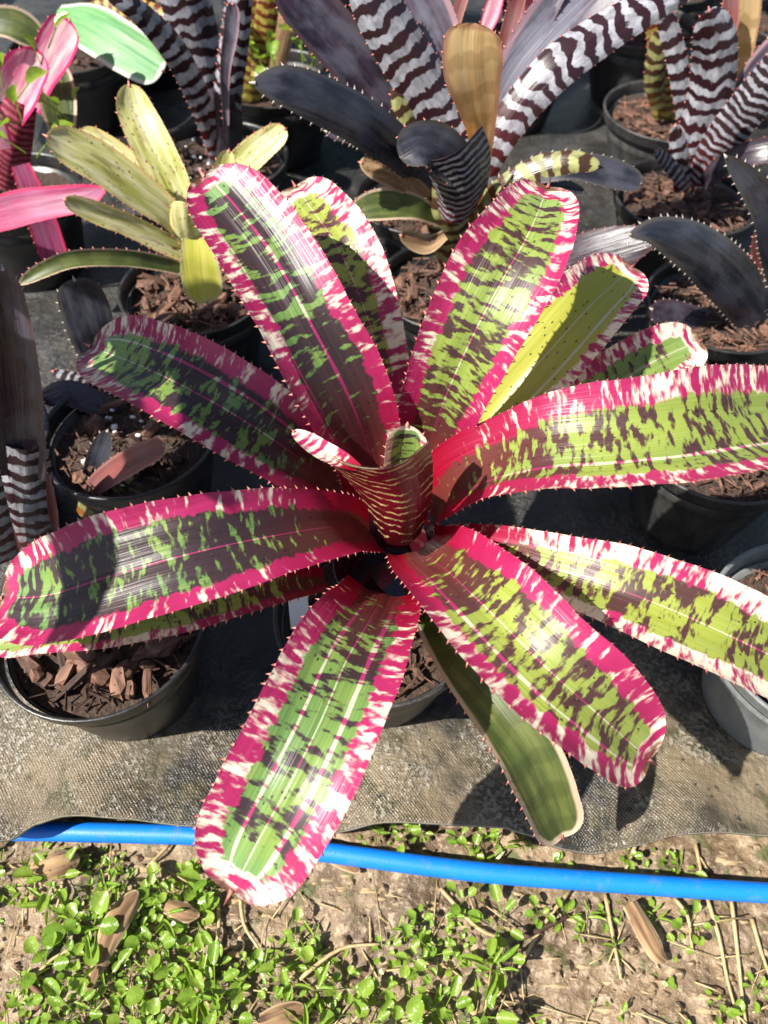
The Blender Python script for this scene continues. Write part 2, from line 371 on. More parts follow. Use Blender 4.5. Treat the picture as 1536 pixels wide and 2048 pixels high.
def sheet_mat():
    n = NT('weathered_sheet'); p = n.pos()
    big = n.noise(p, 7, 4, .6); mid = n.noise(p, 32, 4, .65); fine = n.noise(p, 420, 3, .6)
    vd, _ = n.vor(p, 330, 'SMOOTH_F1')
    vc, _ = n.vor(p, 120, 'F1')
    sp = n.n.new('ShaderNodeSeparateXYZ'); n.lk(p, sp.inputs[0])
    yy = n.M('ADD', sp.outputs[1], n.M('MULTIPLY', n.M('SUBTRACT', n.noise(p, 10, 4, .6), .5), .34))
    paler = n.M('SUBTRACT', 1.0, n.step(yy, .275, .045))  # tan tone towards the front edge of the sheet, near black behind
    col = n.mix(n.step(big, .54, .12), (.014, .014, .0145), (.048, .046, .044))
    col = n.mix(paler, col, n.mix(n.step(big, .47, .10), (.026, .024, .020), (.165, .128, .080)))
    col = n.mix(n.M('MULTIPLY', n.step(mid, .58, .10), n.M('ADD', .25, paler)), col, (.062, .052, .026))
    crust = n.M('MULTIPLY', n.M('MULTIPLY', n.M('ADD', .16, paler, clamp=True), n.step(n.noise(p, 13, 4, .65), .53, .06)), n.step(n.noise(p, 240, 3, .6), .5, .05))
    col = n.mix(n.M('MULTIPLY', crust, .9), col, (.25, .225, .175))
    col = n.mix(n.step(n.noise(p, 90, 3, .7), .66, .03), col, (.03, .028, .025))
    wet = n.step(n.noise(p, 9, 2), .45, .15)
    rough = n.M('SUBTRACT', .62, n.M('MULTIPLY', wet, .36))
    wx = n.M('SINE', n.M('MULTIPLY', n.M('ADD', sp.outputs[0], n.M('MULTIPLY', mid, .004)), 2300.0)); wy = n.M('SINE', n.M('MULTIPLY', sp.outputs[1], 1700.0))
    weave = n.M('MULTIPLY', wx, wy)
    h = n.M('ADD', n.M('MULTIPLY', weave, n.M('MULTIPLY', n.step(n.noise(p, 9, 2), .5, .15), .26)), n.M('ADD', n.M('MULTIPLY', fine, .55), n.M('ADD', n.M('MULTIPLY', crust, .7), n.M('MULTIPLY', n.noise(p, 140, 3), 1.3))))
    return n.pbr(col, rough, .5, n.bump(h, .0017, 1))
M['sheet'] = sheet_mat()
M['sheet_edge'] = mat_simple('sheet_cut_edge', (.16, .14, .10), (.26, .23, .17), .8, 300)
def build_mat():
    xs = [-2.0+i*.04 for i in range(36)] + [-.56+i*.007 for i in range(161)] + [.6+i*.04 for i in range(36)]
    fs = [0, .004, .01, .02, .03, .04, .05, .06, .075, .09, .11, .13, .16, .2, .25, .3, .36, .43, .5, .6, .7, .8, .9, 1.0, 1.2, 1.4, 1.7, 2.0, 2.4, 2.8]
    V = []
    for f in fs:
        for x in xs:
            y = mat_y(x)+f; y = y if f < .2 else .17+f
            V.append((x, y, mat_h(x, y)))
    nx = len(xs); ny = len(fs)
    F = [(j*nx+i, j*nx+i+1, (j+1)*nx+i+1, (j+1)*nx+i) for j in range(ny-1) for i in range(nx-1)]; I = [0]*len(F)
    nv = len(V)
    V += [(v[0], v[1], v[2]-.0048) for v in V]
    F += [tuple(nv+q for q in reversed(f)) for f in F[:]]; I += [0]*(len(F)-len(I))
    for i in range(nx-1):
        F.append((i, nv+i, nv+i+1, i+1)); I.append(1)
        k = (ny-1)*nx; F.append((k+i+1, nv+k+i+1, nv+k+i, k+i)); I.append(1)
    for j in range(ny-1):
        F.append(((j+1)*nx, nv+(j+1)*nx, nv+j*nx, j*nx)); I.append(1)
        F.append((j*nx+nx-1, nv+j*nx+nx-1, nv+(j+1)*nx+nx-1, (j+1)*nx+nx-1)); I.append(1)
    o = ob('ground_mat', mesh(V, F, [M['sheet'], M['sheet_edge']], I))
    tag(o, 'weathered grey sheet with wavy front edge on which all the pots stand', 'mat')
build_mat()

def tube(path, rad, seg=16, cap=True):
    V = []; F = []
    for i, p in enumerate(path):
        T = (path[min(i+1, len(path)-1)]-path[max(i-1, 0)]).normalized()
        a = T.cross(Vector((0, 0, 1)));  a = a.normalized() if a.length > 1e-4 else Vector((1, 0, 0)); b = a.cross(T)
        r = rad[i] if isinstance(rad, (list, tuple)) else rad
        for k in range(seg): an = 2*math.pi*k/seg; V.append(p+a*(r*math.cos(an))+b*(r*math.sin(an)))
    for i in range(len(path)-1):
        for k in range(seg): F.append((i*seg+k, i*seg+(k+1) % seg, (i+1)*seg+(k+1) % seg, (i+1)*seg+k))
    if cap: F.append(tuple(range(seg-1, -1, -1))); F.append(tuple((len(path)-1)*seg+k for k in range(seg)))
    return V, F
def pipe_mat():
    n = NT('blue_pvc'); p = n.pos()
    d = n.noise(p, 70, 5, .7); d2 = n.noise(p, 600, 3, .6)
    col = n.mix(n.noise(p, 20, 3), (.002, .15, .62), (.003, .185, .74))
    col = n.mix(n.M('MULTIPLY', n.step(d, .60, .06), .22), col, (.16, .15, .13))
    col = n.mix(n.M('MULTIPLY', n.step(d2, .67, .03), .7), col, (.13, .095, .06))
    return n.pbr(col, n.M('ADD', .34, n.M('MULTIPLY', d, .25)), .5, n.bump(d2, .0002))
M['pipe'] = pipe_mat()
PR = .0084
pp = [(-1500, 1600), (-700, 1645), (-100, 1660), (100, 1663), (300, 1668), (420, 1674), (700, 1711), (850, 1731), (1000, 1748), (1270, 1768), (1536, 1786), (2300, 1835), (3200, 1880)]
path = [atz(a, b, GZ+PR+.012) for a, b in pp]
pv = [Vector((p.x, p.y, p.z, 0)) for p in path]
fine = [crom(pv, i/6).xyz for i in range((len(pv)-1)*6+1)]
V, F = tube(fine, PR, 24)
tag(ob('water_pipe', mesh(V, F, [M['pipe']])), 'bright blue plastic water pipe along the front of the sheet', 'pipe')

# ---------------------------------------------------------------- pots and bark
def pot_mat(name, c, paler, amt, rough):
    n = NT(name); p = n.pos()
    m = n.n.new('ShaderNodeMapping'); n.lk(p, m.inputs[0]); m.inputs['Scale'].default_value = (60, 60, 14)
    a = n.noise(m.outputs[0], 1, 4, .6); b = n.noise(p, 300, 4, .65); d = n.noise(p, 22, 3, .6)
    col = n.mix(n.M('MULTIPLY', n.step(a, .52, .16), amt), c, paler)  # dust streaks over the plastic
    col = n.mix(n.M('MULTIPLY', n.step(b, .62, .05), n.M('MULTIPLY', n.step(d, .48, .12), .7)), col, tuple(1.5*k for k in paler))
    return n.pbr(col, n.M('ADD', rough, n.M('MULTIPLY', a, .22)), .5, n.bump(b, .0002))
M['pot'] = pot_mat('black_pot', (.011, .011, .012), (.060, .054, .046), .35, .27)
M['pot_grey'] = pot_mat('grey_pot', (.11, .125, .13), (.20, .20, .19), .5, .45)
M['pot_dusty'] = pot_mat('dusty_black_pot', (.022, .022, .023), (.085, .078, .068), .5, .38)
M['pot_teal'] = mat_simple('teal_pot', (.01, .13, .17), (.015, .17, .21), .4, 90, .0002)
M['mulch'] = mat_simple('potting_mix', (.022, .013, .009), (.075, .042, .026), .85, 260, .004)
def chip_mat():
    n = NT('bark'); p = n.pos(True)
    f = n.noise(n.xyz(n.M('MULTIPLY', n.n.new('ShaderNodeSeparateXYZ').outputs[0], 1.0), 0.0), 1)
    m = n.n.new('ShaderNodeMapping'); n.lk(p, m.inputs[0]); m.inputs['Scale'].default_value = (30, 260, 200)
    g = n.noise(m.outputs[0], 1, 4, .65)
    c = n.mix(n.rnd(), (.055, .026, .017), (.25, .125, .080))
    c = n.mix(n.step(g, .52, .14), n.mix(.55, c, (.01, .006, .004)), c)
    return n.pbr(c, .72, .4, n.bump(g, .0016, 1))
M['bark'] = chip_mat()
M['perlite'] = mat_simple('perlite', (.7, .7, .68), (.8, .8, .78), .8, 500)
def chip_mesh(seed):
    r = random.Random(seed); V = []; a, b, c = 1, r.uniform(.5, .8), r.uniform(.22, .42)
    for z in (-1, 1):
        for k in range(7):
            an = 2*math.pi*k/7+r.uniform(-.3, .3); q = r.uniform(.75, 1.1)*(1 if z < 0 else r.uniform(.6, .95))
            V.append((a*q*math.cos(an), b*q*math.sin(an), c*z*r.uniform(.5, 1.1)))
    F = [(k, (k+1) % 7, 7+(k+1) % 7, 7+k) for k in range(7)]
    V += [(0, 0, -c), (r.uniform(-.2, .2), r.uniform(-.15, .15), c*r.uniform(.9, 1.4))]
    F += [((k+1) % 7, k, 14) for k in range(7)] + [(7+k, 7+(k+1) % 7, 15) for k in range(7)]
    me = mesh([Vector(v)*.012 for v in V], F, [M['bark']], None, False)
    return me
CHIPS = [chip_mesh(i) for i in range(9)]
PERL = [mesh([Vector(v.co)*.22 for v in CHIPS[i].vertices], [tuple(p.vertices) for p in CHIPS[i].polygons], [M['perlite']], None, False) for i in range(2)]
def lathe(prof, seg=56):
    V = []; F = []
    for r, z in prof:
        for k in range(seg): a = 2*math.pi*k/seg; V.append(Vector((r*math.cos(a), r*math.sin(a), z)))
    for i in range(len(prof)-1):
        for k in range(seg): F.append((i*seg+k, i*seg+(k+1) % seg, (i+1)*seg+(k+1) % seg, (i+1)*seg+k))
    return V, F
def pot(px, py, D, label, mat='pot', chips=45, csize=1.0, H=.12, soil=.022, perlite=0, taper=.66, seed=0, mulch=True, foot=.0):
    c = atz(px, py, H); r = D/2; base = Vector((c.x, c.y, mat_h(c.x, c.y)+foot)); h = H-base.z
    e = empty('plant_pot', base, label, 'pot', 'black nursery pots on the sheet' if mat != 'pot_teal' else None)
    rb = r*taper; th = .0022
    def rw(z): return rb + (r*.955-rb)*z/h
    lip = .014
    prof = [(0.001, .002), (rb*.9, .002), (rb*.985, .0005), (rb, .004)] + [(rw(z), z) for z in (h*.25, h*.5, h*.68)] + [(rw(h*.70)+.0012, h*.70), (rw(h*.73)+.0012, h*.73), (rw(h*.745), h*.745), (rw(h-lip-.002), h-lip-.002)]
    prof += [(rw(h-lip-.002)-th, h-lip-.002), (rw(h*.5)-th, h*.5), (rw(.006)-th, .006), (0.001, .006)]
    V, F = lathe(prof); ob('pot_wall', mesh(V, F, [M[mat]]), e)
    z0 = h-lip
    prof = [(r*.945, z0-.004), (r*.955, z0-.004), (r*.972, z0), (r*.978, z0+.001), (r*.992, h-.004), (r, h-.003), (r*1.004, h-.0015), (r*.998, h), (r*.965, h-.0005), (r*.955, h-.003), (r*.945, z0), (r*.945, z0-.004)]
    V, F = lathe(prof, 64); ob('rim', mesh(V, F, [M[mat]]), e)
    if not mulch: return e, c
    sz = h-soil; rs = rw(sz)-th-.0005
    V = [Vector((0, 0, sz+.004))]; F = []; ng, nr = 28, 7
    for i in range(1, nr+1):
        for k in range(ng):
            a = 2*math.pi*k/ng; q = rs*i/nr
            V.append(Vector((q*math.cos(a), q*math.sin(a), sz + .006*mnoise.noise(Vector((q*math.cos(a)*70+seed, q*math.sin(a)*70, 0))) + .004*(1-i/nr))))
    for k in range(ng): F.append((0, 1+k, 1+(k+1) % ng))
    for i in range(nr-1):
        for k in range(ng): F.append((1+i*ng+k, 1+(i+1)*ng+k, 1+(i+1)*ng+(k+1) % ng, 1+i*ng+(k+1) % ng))
    s = ob('potting_mix', mesh(V, F, [M['mulch']]), e)
    rr = random.Random(100+seed)
    for i in range(chips):
        q = rs*.86*math.sqrt(rr.random()); a = rr.uniform(0, 6.283)
        o = ob('bark_chip', rr.choice(CHIPS), s, (q*math.cos(a), q*math.sin(a), sz+.006+rr.uniform(-.002, .007)))
        k = csize*rr.choice((.5, .65, .8, 1.0, 1.15))*rr.uniform(.85, 1.15); o.scale = (k*rr.uniform(.9, 1.4), k, k) if rr.random() < .68 else (k*rr.uniform(1.5, 2.2), k*.42, k*.5)
        o.rotation_euler = (rr.uniform(-.6, .6), rr.uniform(-.6, .6), rr.uniform(0, 6.28))
    if chips > 18:                                   # shreds and crumbs between the chips
        V = []; F = []
        for i in range(170):
            q = rs*.95*math.sqrt(rr.random()); a = rr.uniform(0, 6.283); an = rr.uniform(0, 6.283); L_ = rr.uniform(.003, .011); W_ = rr.uniform(.0006, .0018); t = rr.uniform(-.3, .45)
            c_ = Vector((q*math.cos(a), q*math.sin(a), sz+rr.uniform(.004, .013))); d_ = Vector((math.cos(an), math.sin(an), t))*L_; n_ = Vector((-math.sin(an), math.cos(an), rr.uniform(-.4, .4)))*W_; u_ = Vector((0, 0, W_)); b = len(V)
            V += [c_-d_-n_, c_-d_+n_, c_-d_*.8+u_, c_+d_-n_*.5, c_+d_+n_*.5, c_+d_*.9+u_]
            F += [(b, b+3, b+5, b+2), (b+1, b+2, b+5, b+4), (b, b+1, b+4, b+3), (b, b+2, b+1), (b+3, b+4, b+5)]
        o = ob('bark_fines', mesh(V, F, [M['bark']], None, False), s); o['kind'] = 'stuff'
    for i in range(perlite):
        q = rs*.9*math.sqrt(rr.random()); a = rr.uniform(0, 6.283)
        o = ob('perlite_grain', rr.choice(PERL), s, (q*math.cos(a), q*math.sin(a), sz+.011)); o.scale = [rr.uniform(.7, 1.6)]*3
    return e, c

p1, c1 = pot(200, 1240, .170, 'black pot heaped with chunky bark at the front edge of the sheet', chips=75, csize=1.25, seed=1)
p2, c2 = pot(757, 1216, .170, 'black pot holding the large raspberry banded bromeliad', 'pot_dusty', chips=25, csize=.6, seed=2)
p3, c3 = pot(388, 572, .170, 'black pot of bark holding the yellow speckled bromeliad', chips=55, csize=1.0, seed=3)
p4, c4 = pot(258, 858, .172, 'black pot with loose litter behind the long left raspberry leaf', chips=22, csize=1.0, perlite=14, seed=4)
p5, c5 = pot(1445, 866, .172, 'dusty black pot under the widest raspberry leaf', 'pot_dusty', chips=20, seed=5)
p6, c6 = pot(1652, 1268, .178, 'pale grey pot in the sun at the right of the front edge', 'pot_grey', chips=20, seed=6)
p7, c7 = pot(1375, 388, .186, 'black pot of reddish bark with the tall zebra striped bromeliad', chips=50, csize=.9, seed=7)
p8, c8 = pot(1340, 218, .190, 'black pot with shiny rim holding the gold barred bromeliad', 'pot_dusty', chips=40, csize=.8, seed=8)
p9, c9 = pot(1285, 48, .190, 'black pot of sunlit reddish bark behind the arching zebra leaf', 'pot_dusty', chips=40, csize=.9, seed=9)
p10, c10 = pot(1450, 602, .172, 'black pot holding the dark plum bromeliad with arching leaf', chips=35, csize=.7, seed=10)
p11, c11 = pot(845, 390, .172, 'black pot half hidden behind the zebra cup bromeliad', chips=25, csize=.8, perlite=8, seed=11)
p12, c12 = pot(900, 565, .165, 'black pot of bark under the zebra cup bromeliad', chips=40, csize=.8, seed=12)
p13, c13 = pot(428, 312, .200, 'wide black pot with white perlite under the blotched zebra bromeliad', chips=25, csize=.7, perlite=40, seed=13)
p14, c14 = pot(545, 152, .200, 'black pot with green weeds beside the gold and red bromeliad', chips=15, csize=.7, seed=14)
p15, c15 = pot(140, 92, .200, 'black pot of dark soil under the mint green leaf', chips=15, csize=.7, seed=15)
p16, c16 = pot(20, 375, .180, 'black pot holding the pink bromeliad', chips=10, csize=.7, seed=16)
p17, c17 = pot(740, 60, .200, 'turquoise pot glimpsed between the zebra leaves', 'pot_teal', chips=8, seed=17)
p18, c18 = pot(1600, 40, .190, 'black pot behind the salmon leaf', 'pot_dusty', chips=10, seed=18)
p19, c19 = pot(-90, 880, .172, 'black pot holding the tall dark bromeliad beside the left leaf', chips=10, seed=19)

# ---------------------------------------------------------------- the raspberry banded bromeliad
ax = atz(788, 1112, .19)
main = empty('bromeliad', (ax.x, ax.y, .10), 'large raspberry and green banded bromeliad with spiny leaves', 'bromeliad')
def cup(parent, centre, prof, mat, name, seg=40):
    V, F = lathe(prof, seg)
    me = mesh([v+centre-parent.location for v in V], F, [M[mat]])
    for k in ('lx', 'ls', 'le', 'lt', 'lu'):
        a = me.attributes.new(k, 'FLOAT', 'POINT')
        vals = []
        for i, (r, z) in enumerate(prof):
            for q in range(seg): vals.append({'lx': r*math.sin(2*math.pi*q/seg), 'ls': z, 'le': .5, 'lt': .1, 'lu': 0}[k])
        a.data.foreach_set('value', vals)
    o = ob(name, me, parent); o['leaf_seed'] = 3.3; return o
M['water'] = mat_simple('cup_water', (.012, .006, .006), (.016, .008, .008), .04, 20, .0001)
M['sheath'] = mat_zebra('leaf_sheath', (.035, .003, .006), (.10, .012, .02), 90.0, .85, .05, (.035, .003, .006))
cc = Vector((ax.x, ax.y, 0))
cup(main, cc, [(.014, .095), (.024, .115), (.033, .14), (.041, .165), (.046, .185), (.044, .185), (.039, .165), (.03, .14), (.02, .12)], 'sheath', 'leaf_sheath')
V, F = lathe([(.0005, .150), (.02, .150), (.0345, .150)], 40)
ob('cup_water', mesh([v+cc-main.location for v in V], F, [M['water']]), main)

B = 'band'
# upper left pair, upper right, olive, far right
leaf(main, [(742, 985, .185, 50), (738, 925, .215, 66), (690, 800, .275, 90), (612, 650, .325, 94), (540, 520, .352, 92), (470, 425, .368, 84), (406, 350, .380, 66)], B, leaf_dark=.05, leaf_pink=.06, leaf_margin=.36, line_b=.10, line_a=-.60, ns=72, nu=18)
leaf(main, [(790, 990, .17, 26), (800, 860, .20, 32), (768, 740, .245, 50), (722, 600, .285, 68), (672, 490, .312, 74), (590, 372, .322, 56)], B, leaf_dark=-.03, leaf_pink=-.02, leaf_margin=.50, leaf_olive=.55, ns=64, nu=16)
leaf(main, [(830, 1000, .18, 42), (855, 905, .212, 58), (890, 795, .27, 82), (950, 662, .325, 100), (1010, 550, .355, 104), (1058, 465, .370, 90), (1096, 374, .374, 66)], B, leaf_dark=-.01, leaf_pink=.06, leaf_margin=.34, leaf_olive=.25, ns=72, nu=18)
leaf(main, [(880, 960, .16, 34), (930, 892, .185, 52), (1010, 800, .222, 72), (1100, 700, .255, 82), (1180, 612, .275, 76), (1264, 534, .28, 60)], B, leaf_dark=-.22, leaf_pink=-.0, leaf_margin=.30, leaf_olive=.95, line_b=.5, line_c=-.8, ns=60, nu=16)
leaf(main, [(880, 985, .155, 34), (960, 915, .175, 48), (1080, 850, .205, 58), (1200, 785, .232, 64), (1310, 722, .247, 62), (1400, 682, .25, 50)], B, leaf_dark=-.08, leaf_pink=.0, leaf_margin=.46, leaf_olive=.2, ns=60, nu=16)
# right: wide leaf, and the one under it
leaf(main, [(862, 1024, .18, 54), (878, 1000, .200, 64), (905, 975, .222, 72), (980, 938, .25, 76), (1100, 905, .283, 94), (1250, 892, .298, 106), (1400, 872, .302, 116), (1536, 855, .292, 114), (1640, 842, .275, 100), (1740, 830, .255, 70)], B, leaf_dark=-.035, leaf_pink=.03, leaf_margin=.38, leaf_olive=.32, line_a=5.0, line_b=.32, line_c=.74, ns=84, nu=18, chan=.42, roll=-12)
leaf(main, [(860, 1085, .165, 30), (930, 1095, .185, 42), (1030, 1115, .203, 54), (1150, 1150, .216, 70), (1290, 1198, .222, 86), (1430, 1258, .217, 92), (1560, 1320, .20, 86), (1690, 1385, .18, 60)], B, leaf_dark=-.02, leaf_pink=-.05, leaf_margin=.36, leaf_olive=.45, ns=72, nu=16, chan=.38)
# lower right
leaf(main, [(836, 1100, .185, 60), (858, 1116, .206, 74), (900, 1146, .228, 90), (990, 1232, .25, 108), (1090, 1332, .252, 112), (1190, 1422, .237, 106), (1300, 1520, .20, 78)], B, leaf_dark=.0, leaf_pink=.07, leaf_margin=.36, leaf_olive=.45, line_b=.46, ns=76, nu=18, chan=.38, tip=1.0)
leaf(main, [(820, 1190, .13, 14), (850, 1240, .148, 22), (910, 1322, .163, 40), (990, 1422, .163, 52), (1060, 1522, .147, 62), (1125, 1675, .092, 50)], 'olive', chan=.45, ns=60, nu=14)
# bottom
leaf(main, [(766, 1188, .180, 76), (754, 1212, .205, 84), (735, 1246, .225, 96), (690, 1322, .242, 116), (640, 1440, .248, 124), (575, 1570, .238, 128), (515, 1680, .218, 122), (462, 1785, .195, 96)], B, leaf_dark=-.03, leaf_pink=.03, leaf_margin=.40, line_b=.30, line_c=-.38, line_a=-.02, ns=80, nu=18, chan=.28)
# left, with one beneath it
leaf(main, [(650, 1160, .15, 24), (520, 1180, .178, 40), (380, 1210, .190, 54), (220, 1238, .19, 60), (80, 1256, .18, 56), (-14, 1275, .17, 50)], B, leaf_dark=-.06, leaf_pink=.02, leaf_olive=.35, ns=60, nu=14)
leaf(main, [(742, 1066, .182, 48), (720, 1060, .198, 56), (690, 1056, .215, 64), (640, 1056, .237, 74), (500, 1080, .260, 94), (360, 1112, .266, 108), (210, 1155, .256, 112), (95, 1190, .241, 104), (2, 1196, .225, 84)], B, leaf_dark=.05, leaf_pink=.08, leaf_margin=.33, ns=80, nu=18, chan=.34)
leaf(main, [(720, 1030, .165, 34), (660, 962, .19, 54), (580, 900, .232, 80), (470, 827, .26, 93), (360, 766, .266, 93), (265, 722, .257, 86), (180, 693, .243, 60)], B, tip=1.25, leaf_dark=.01, leaf_pink=.05, leaf_margin=.36, line_a=-.02, line_b=.42, ns=72, nu=18)

def patch(parent, bottom, top, left, right, mat, na=28, nb=26, under=None, name='leaf', **props):
    """leaf rolled into a cup: edges given as (px, py, y)"""
    def sp(P): return [Vector(aty(*p)).to_4d() for p in P]
    Bc, Tc, Lc, Rc = sp(bottom), sp(top), sp(left), sp(right)
    def ev(C, t): return crom(C, t*(len(C)-1)).xyz
    V = []; A = {k: [] for k in ('lx', 'ls', 'le', 'lt', 'lu')}
    org = parent.location
    for j in range(nb+1):
        b = j/nb
        for i in range(na+1):
            a = i/na
            p = ev(Bc, a)*(1-b)+ev(Tc, a)*b + ev(Lc, b)*(1-a)+ev(Rc, b)*a - (ev(Bc, 0)*(1-a)*(1-b)+ev(Bc, 1)*a*(1-b)+ev(Tc, 0)*(1-a)*b+ev(Tc, 1)*a*b)
            V.append(p-org); u = 2*a-1
            A['lx'].append(u*.05); A['ls'].append(b*.11); A['lt'].append(.02+b*.98); A['lu'].append(u); A['le'].append(min(1-abs(u), (1-b)*2))
    row = na+1; F = [(j*row+i, j*row+i+1, (j+1)*row+i+1, (j+1)*row+i) for j in range(nb) for i in range(na)]; I = [0]*len(F)
    me = mesh(V, F, [M[mat]])
    if under:
        nv = len(V); me2 = mesh(V, F, [M[mat]]); nrm = [v.normal.copy() for v in me2.vertices]
        V2 = V + [V[k]-nrm[k]*.0012 for k in range(nv)]
        F2 = F + [tuple(nv+q for q in reversed(f)) for f in F]
        me = mesh(V2, F2, [M[mat], M[under]], [0]*len(F)+[1]*len(F))
        for k in A: A[k] += A[k]
    for k, v in A.items(): me.attributes.new(k, 'FLOAT', 'POINT').data.foreach_set('value', v)
    LEAFN[0] += 1; o = ob(name, me, parent); o['leaf_seed'] = LEAFN[0]*1.37
    for k, d in (('leaf_dark', 0.0), ('leaf_pink', 0.0), ('leaf_margin', .30), ('leaf_olive', 0.0), ('line_a', 5.0), ('line_b', 5.0), ('line_c', 5.0)): o[k] = float(props.get(k, d))
    return o
Y0 = ax.y
patch(main, [(762, 1072, Y0+.005), (780, 1088, Y0-.014), (815, 1090, Y0-.014), (842, 1066, Y0+.004)],
      [(592, 868, Y0+.035), (650, 908, Y0+.012), (705, 932, Y0-.015), (765, 938, Y0-.026), (815, 920, Y0-.018), (860, 882, Y0+.010)],
      [(762, 1072, Y0+.005), (718, 990, Y0+.016), (655, 920, Y0+.028), (592, 868, Y0+.035)],
      [(842, 1066, Y0+.004), (862, 1000, Y0+.004), (866, 935, Y0+.008), (860, 882, Y0+.010)], 'zebra_cup', under='band', leaf_margin=.5, leaf_pink=-.1)
leaf(main, [(815, 1040, Y0+.012, 40), (812, 960, Y0+.016, 46), (812, 905, Y0+.02, 44), (815, 848, Y0+.022, 40)], B, 'y', chan=.5, leaf_dark=-.02, leaf_margin=.31, leaf_pink=-.02, ns=40, tip=.7, line_a=5.0)

leaf(main, [(715, 938, Y0-.012, 10), (680, 922, Y0+.002, 20), (640, 900, Y0+.018, 21), (586, 862, Y0+.036, 14)], B, 'y', chan=.25, leaf_pink=-.03, leaf_margin=2.0, tip=2.6, ns=30, face=.2, spine=0, name='leaf_tip')

# ---------------------------------------------------------------- yellow speckled bromeliad
def plant(pc, label, dx=0, dy=0, z=.1): return empty('bromeliad', (pc.x+dx, pc.y+dy, z), label, 'bromeliad')
yl = plant(c3, 'yellow green bromeliad speckled maroon, with a fallen front leaf')
def lv(parent, mat, pts, **k):
    k.setdefault('mode', 'y'); k.setdefault('face', .75); k.setdefault('spine', .010); k.setdefault('slen', .002); k.setdefault('ns', 34); k.setdefault('nu', 8)
    return leaf(parent, pts, mat, **k)
lv(yl, 'yellow', [(395, 545, .735, 15), (385, 480, .735, 24), (345, 380, .75, 38), (303, 290, .77, 40), (272, 225, .79, 36), (258, 168, .80, 31)], chan=.3)
lv(yl, 'yellow', [(392, 500, .73, 17), (350, 440, .725, 26), (280, 385, .72, 36), (195, 325, .715, 40), (130, 290, .71, 36), (92, 272, .705, 28)], chan=.25)
lv(yl, 'yellow', [(388, 470, .735, 15), (350, 415, .745, 22), (290, 360, .75, 26), (222, 308, .755, 29), (158, 262, .76, 21)], chan=.35)
lv(yl, 'yellow', [(400, 470, .74, 14), (420, 410, .75, 21), (465, 350, .77, 28), (515, 300, .79, 28), (572, 258, .80, 21)], chan=.2)
lv(yl, 'olive', [(385, 545, .71, 12), (330, 530, .70, 15), (250, 518, .68, 17), (150, 520, .66, 17), (90, 540, .648, 15), (38, 568, .64, 10)], chan=.5, tip=3)
lv(yl, 'yellow_clean', [(392, 470, .722, 26), (397, 515, .708, 36), (402, 555, .70, 40), (415, 606, .69, 33)], chan=.1, spmat='spine_dark', tip=.8)
lv(yl, 'yellow', [(380, 510, .725, 17), (330, 485, .718, 21), (260, 450, .71, 22), (190, 422, .70, 22), (128, 398, .69, 15)], chan=.45, roll=-20)
lv(yl, 'yellow', [(388, 545, .735, 22), (385, 490, .72, 31), (374, 445, .716, 32), (370, 405, .716, 26)], chan=-.5, tip=.6, tipspine=False)
lv(yl, 'yellow', [(405, 500, .745, 17), (425, 440, .75, 24), (440, 380, .76, 26), (458, 300, .765, 17)], chan=.3)

# ---------------------------------------------------------------- zebra cup bromeliad (centre back)
zb = plant(c12, 'dark zebra striped bromeliad with a rolled cup and one amber leaf')
lv(zb, 'zebra', [(905, 540, .745, 22), (920, 430, .75, 38), (938, 320, .76, 48), (880, 220, .77, 54), (820, 120, .775, 52), (760, 20, .78, 50), (715, -60, .785, 40)], chan=-.35, nu=12)
lv(zb, 'lilac', [(935, 300, .79, 30), (890, 150, .80, 48), (845, 60, .81, 66), (800, -40, .82, 64), (770, -110, .82, 45)], chan=.3)
lv(zb, 'amber', [(962, 330, .735, 18), (962, 262, .722, 28), (955, 205, .715, 42), (946, 140, .71, 58), (945, 85, .71, 58), (950, 46, .71, 54)], chan=.12, tip=.55, nu=12, tipspine=False)
lv(zb, 'zebra', [(940, 400, .745, 24), (985, 300, .75, 32), (1040, 212, .76, 38), (1110, 135, .77, 42), (1190, 75, .785, 40), (1290, 14, .80, 34), (1400, -45, .82, 26)], chan=-.3, nu=12)
lv(zb, 'lilac', [(975, 290, .785, 22), (1030, 170, .795, 46), (1095, 85, .805, 66), (1160, 20, .82, 72), (1230, -50, .83, 50)], chan=.3)
lv(zb, 'bluish', [(890, 390, .745, 26), (830, 325, .735, 36), (750, 258, .71, 46), (655, 204, .69, 46), (575, 172, .675, 38), (506, 166, .665, 22)], chan=-.2, spmat='spine_dark', slen=.0028, tip=1.6)
lv(zb, 'dark', [(900, 350, .765, 18), (800, 240, .78, 28), (722, 140, .79, 46), (645, 50, .80, 52), (560, -40, .81, 46)], chan=.2)
lv(zb, 'rust', [(800, 190, .80, 10), (745, 110, .81, 16), (690, 45, .82, 18), (640, 0, .83, 10)], chan=.1)
patch(zb, [(878, 425, .725), (895, 445, .705), (925, 445, .705), (950, 420, .72)],
      [(800, 285, .735), (835, 320, .695), (885, 318, .68), (925, 295, .685), (965, 252, .71)],
      [(878, 425, .725), (870, 380, .725), (845, 330, .73), (800, 285, .735)],
      [(950, 420, .72), (978, 360, .715), (980, 300, .712), (965, 252, .71)], 'zebra_fine', under='lilac')
lv(zb, 'bluish', [(915, 330, .70, 40), (875, 300, .695, 46), (838, 292, .688, 42), (798, 312, .683, 34)], chan=.25, tip=.8, tipspine=False)
lv(zb, 'zebra_olive', [(905, 555, .745, 18), (903, 490, .735, 40), (900, 430, .722, 50), (905, 395, .72, 44)], chan=-.6, tip=0, spine=0)
lv(zb, 'zebra_olive', [(940, 440, .735, 16), (990, 390, .722, 24), (1060, 345, .72, 27), (1140, 322, .715, 22), (1200, 330, .712, 14)], chan=-.3, slen=.003, spmat='spine_dark')
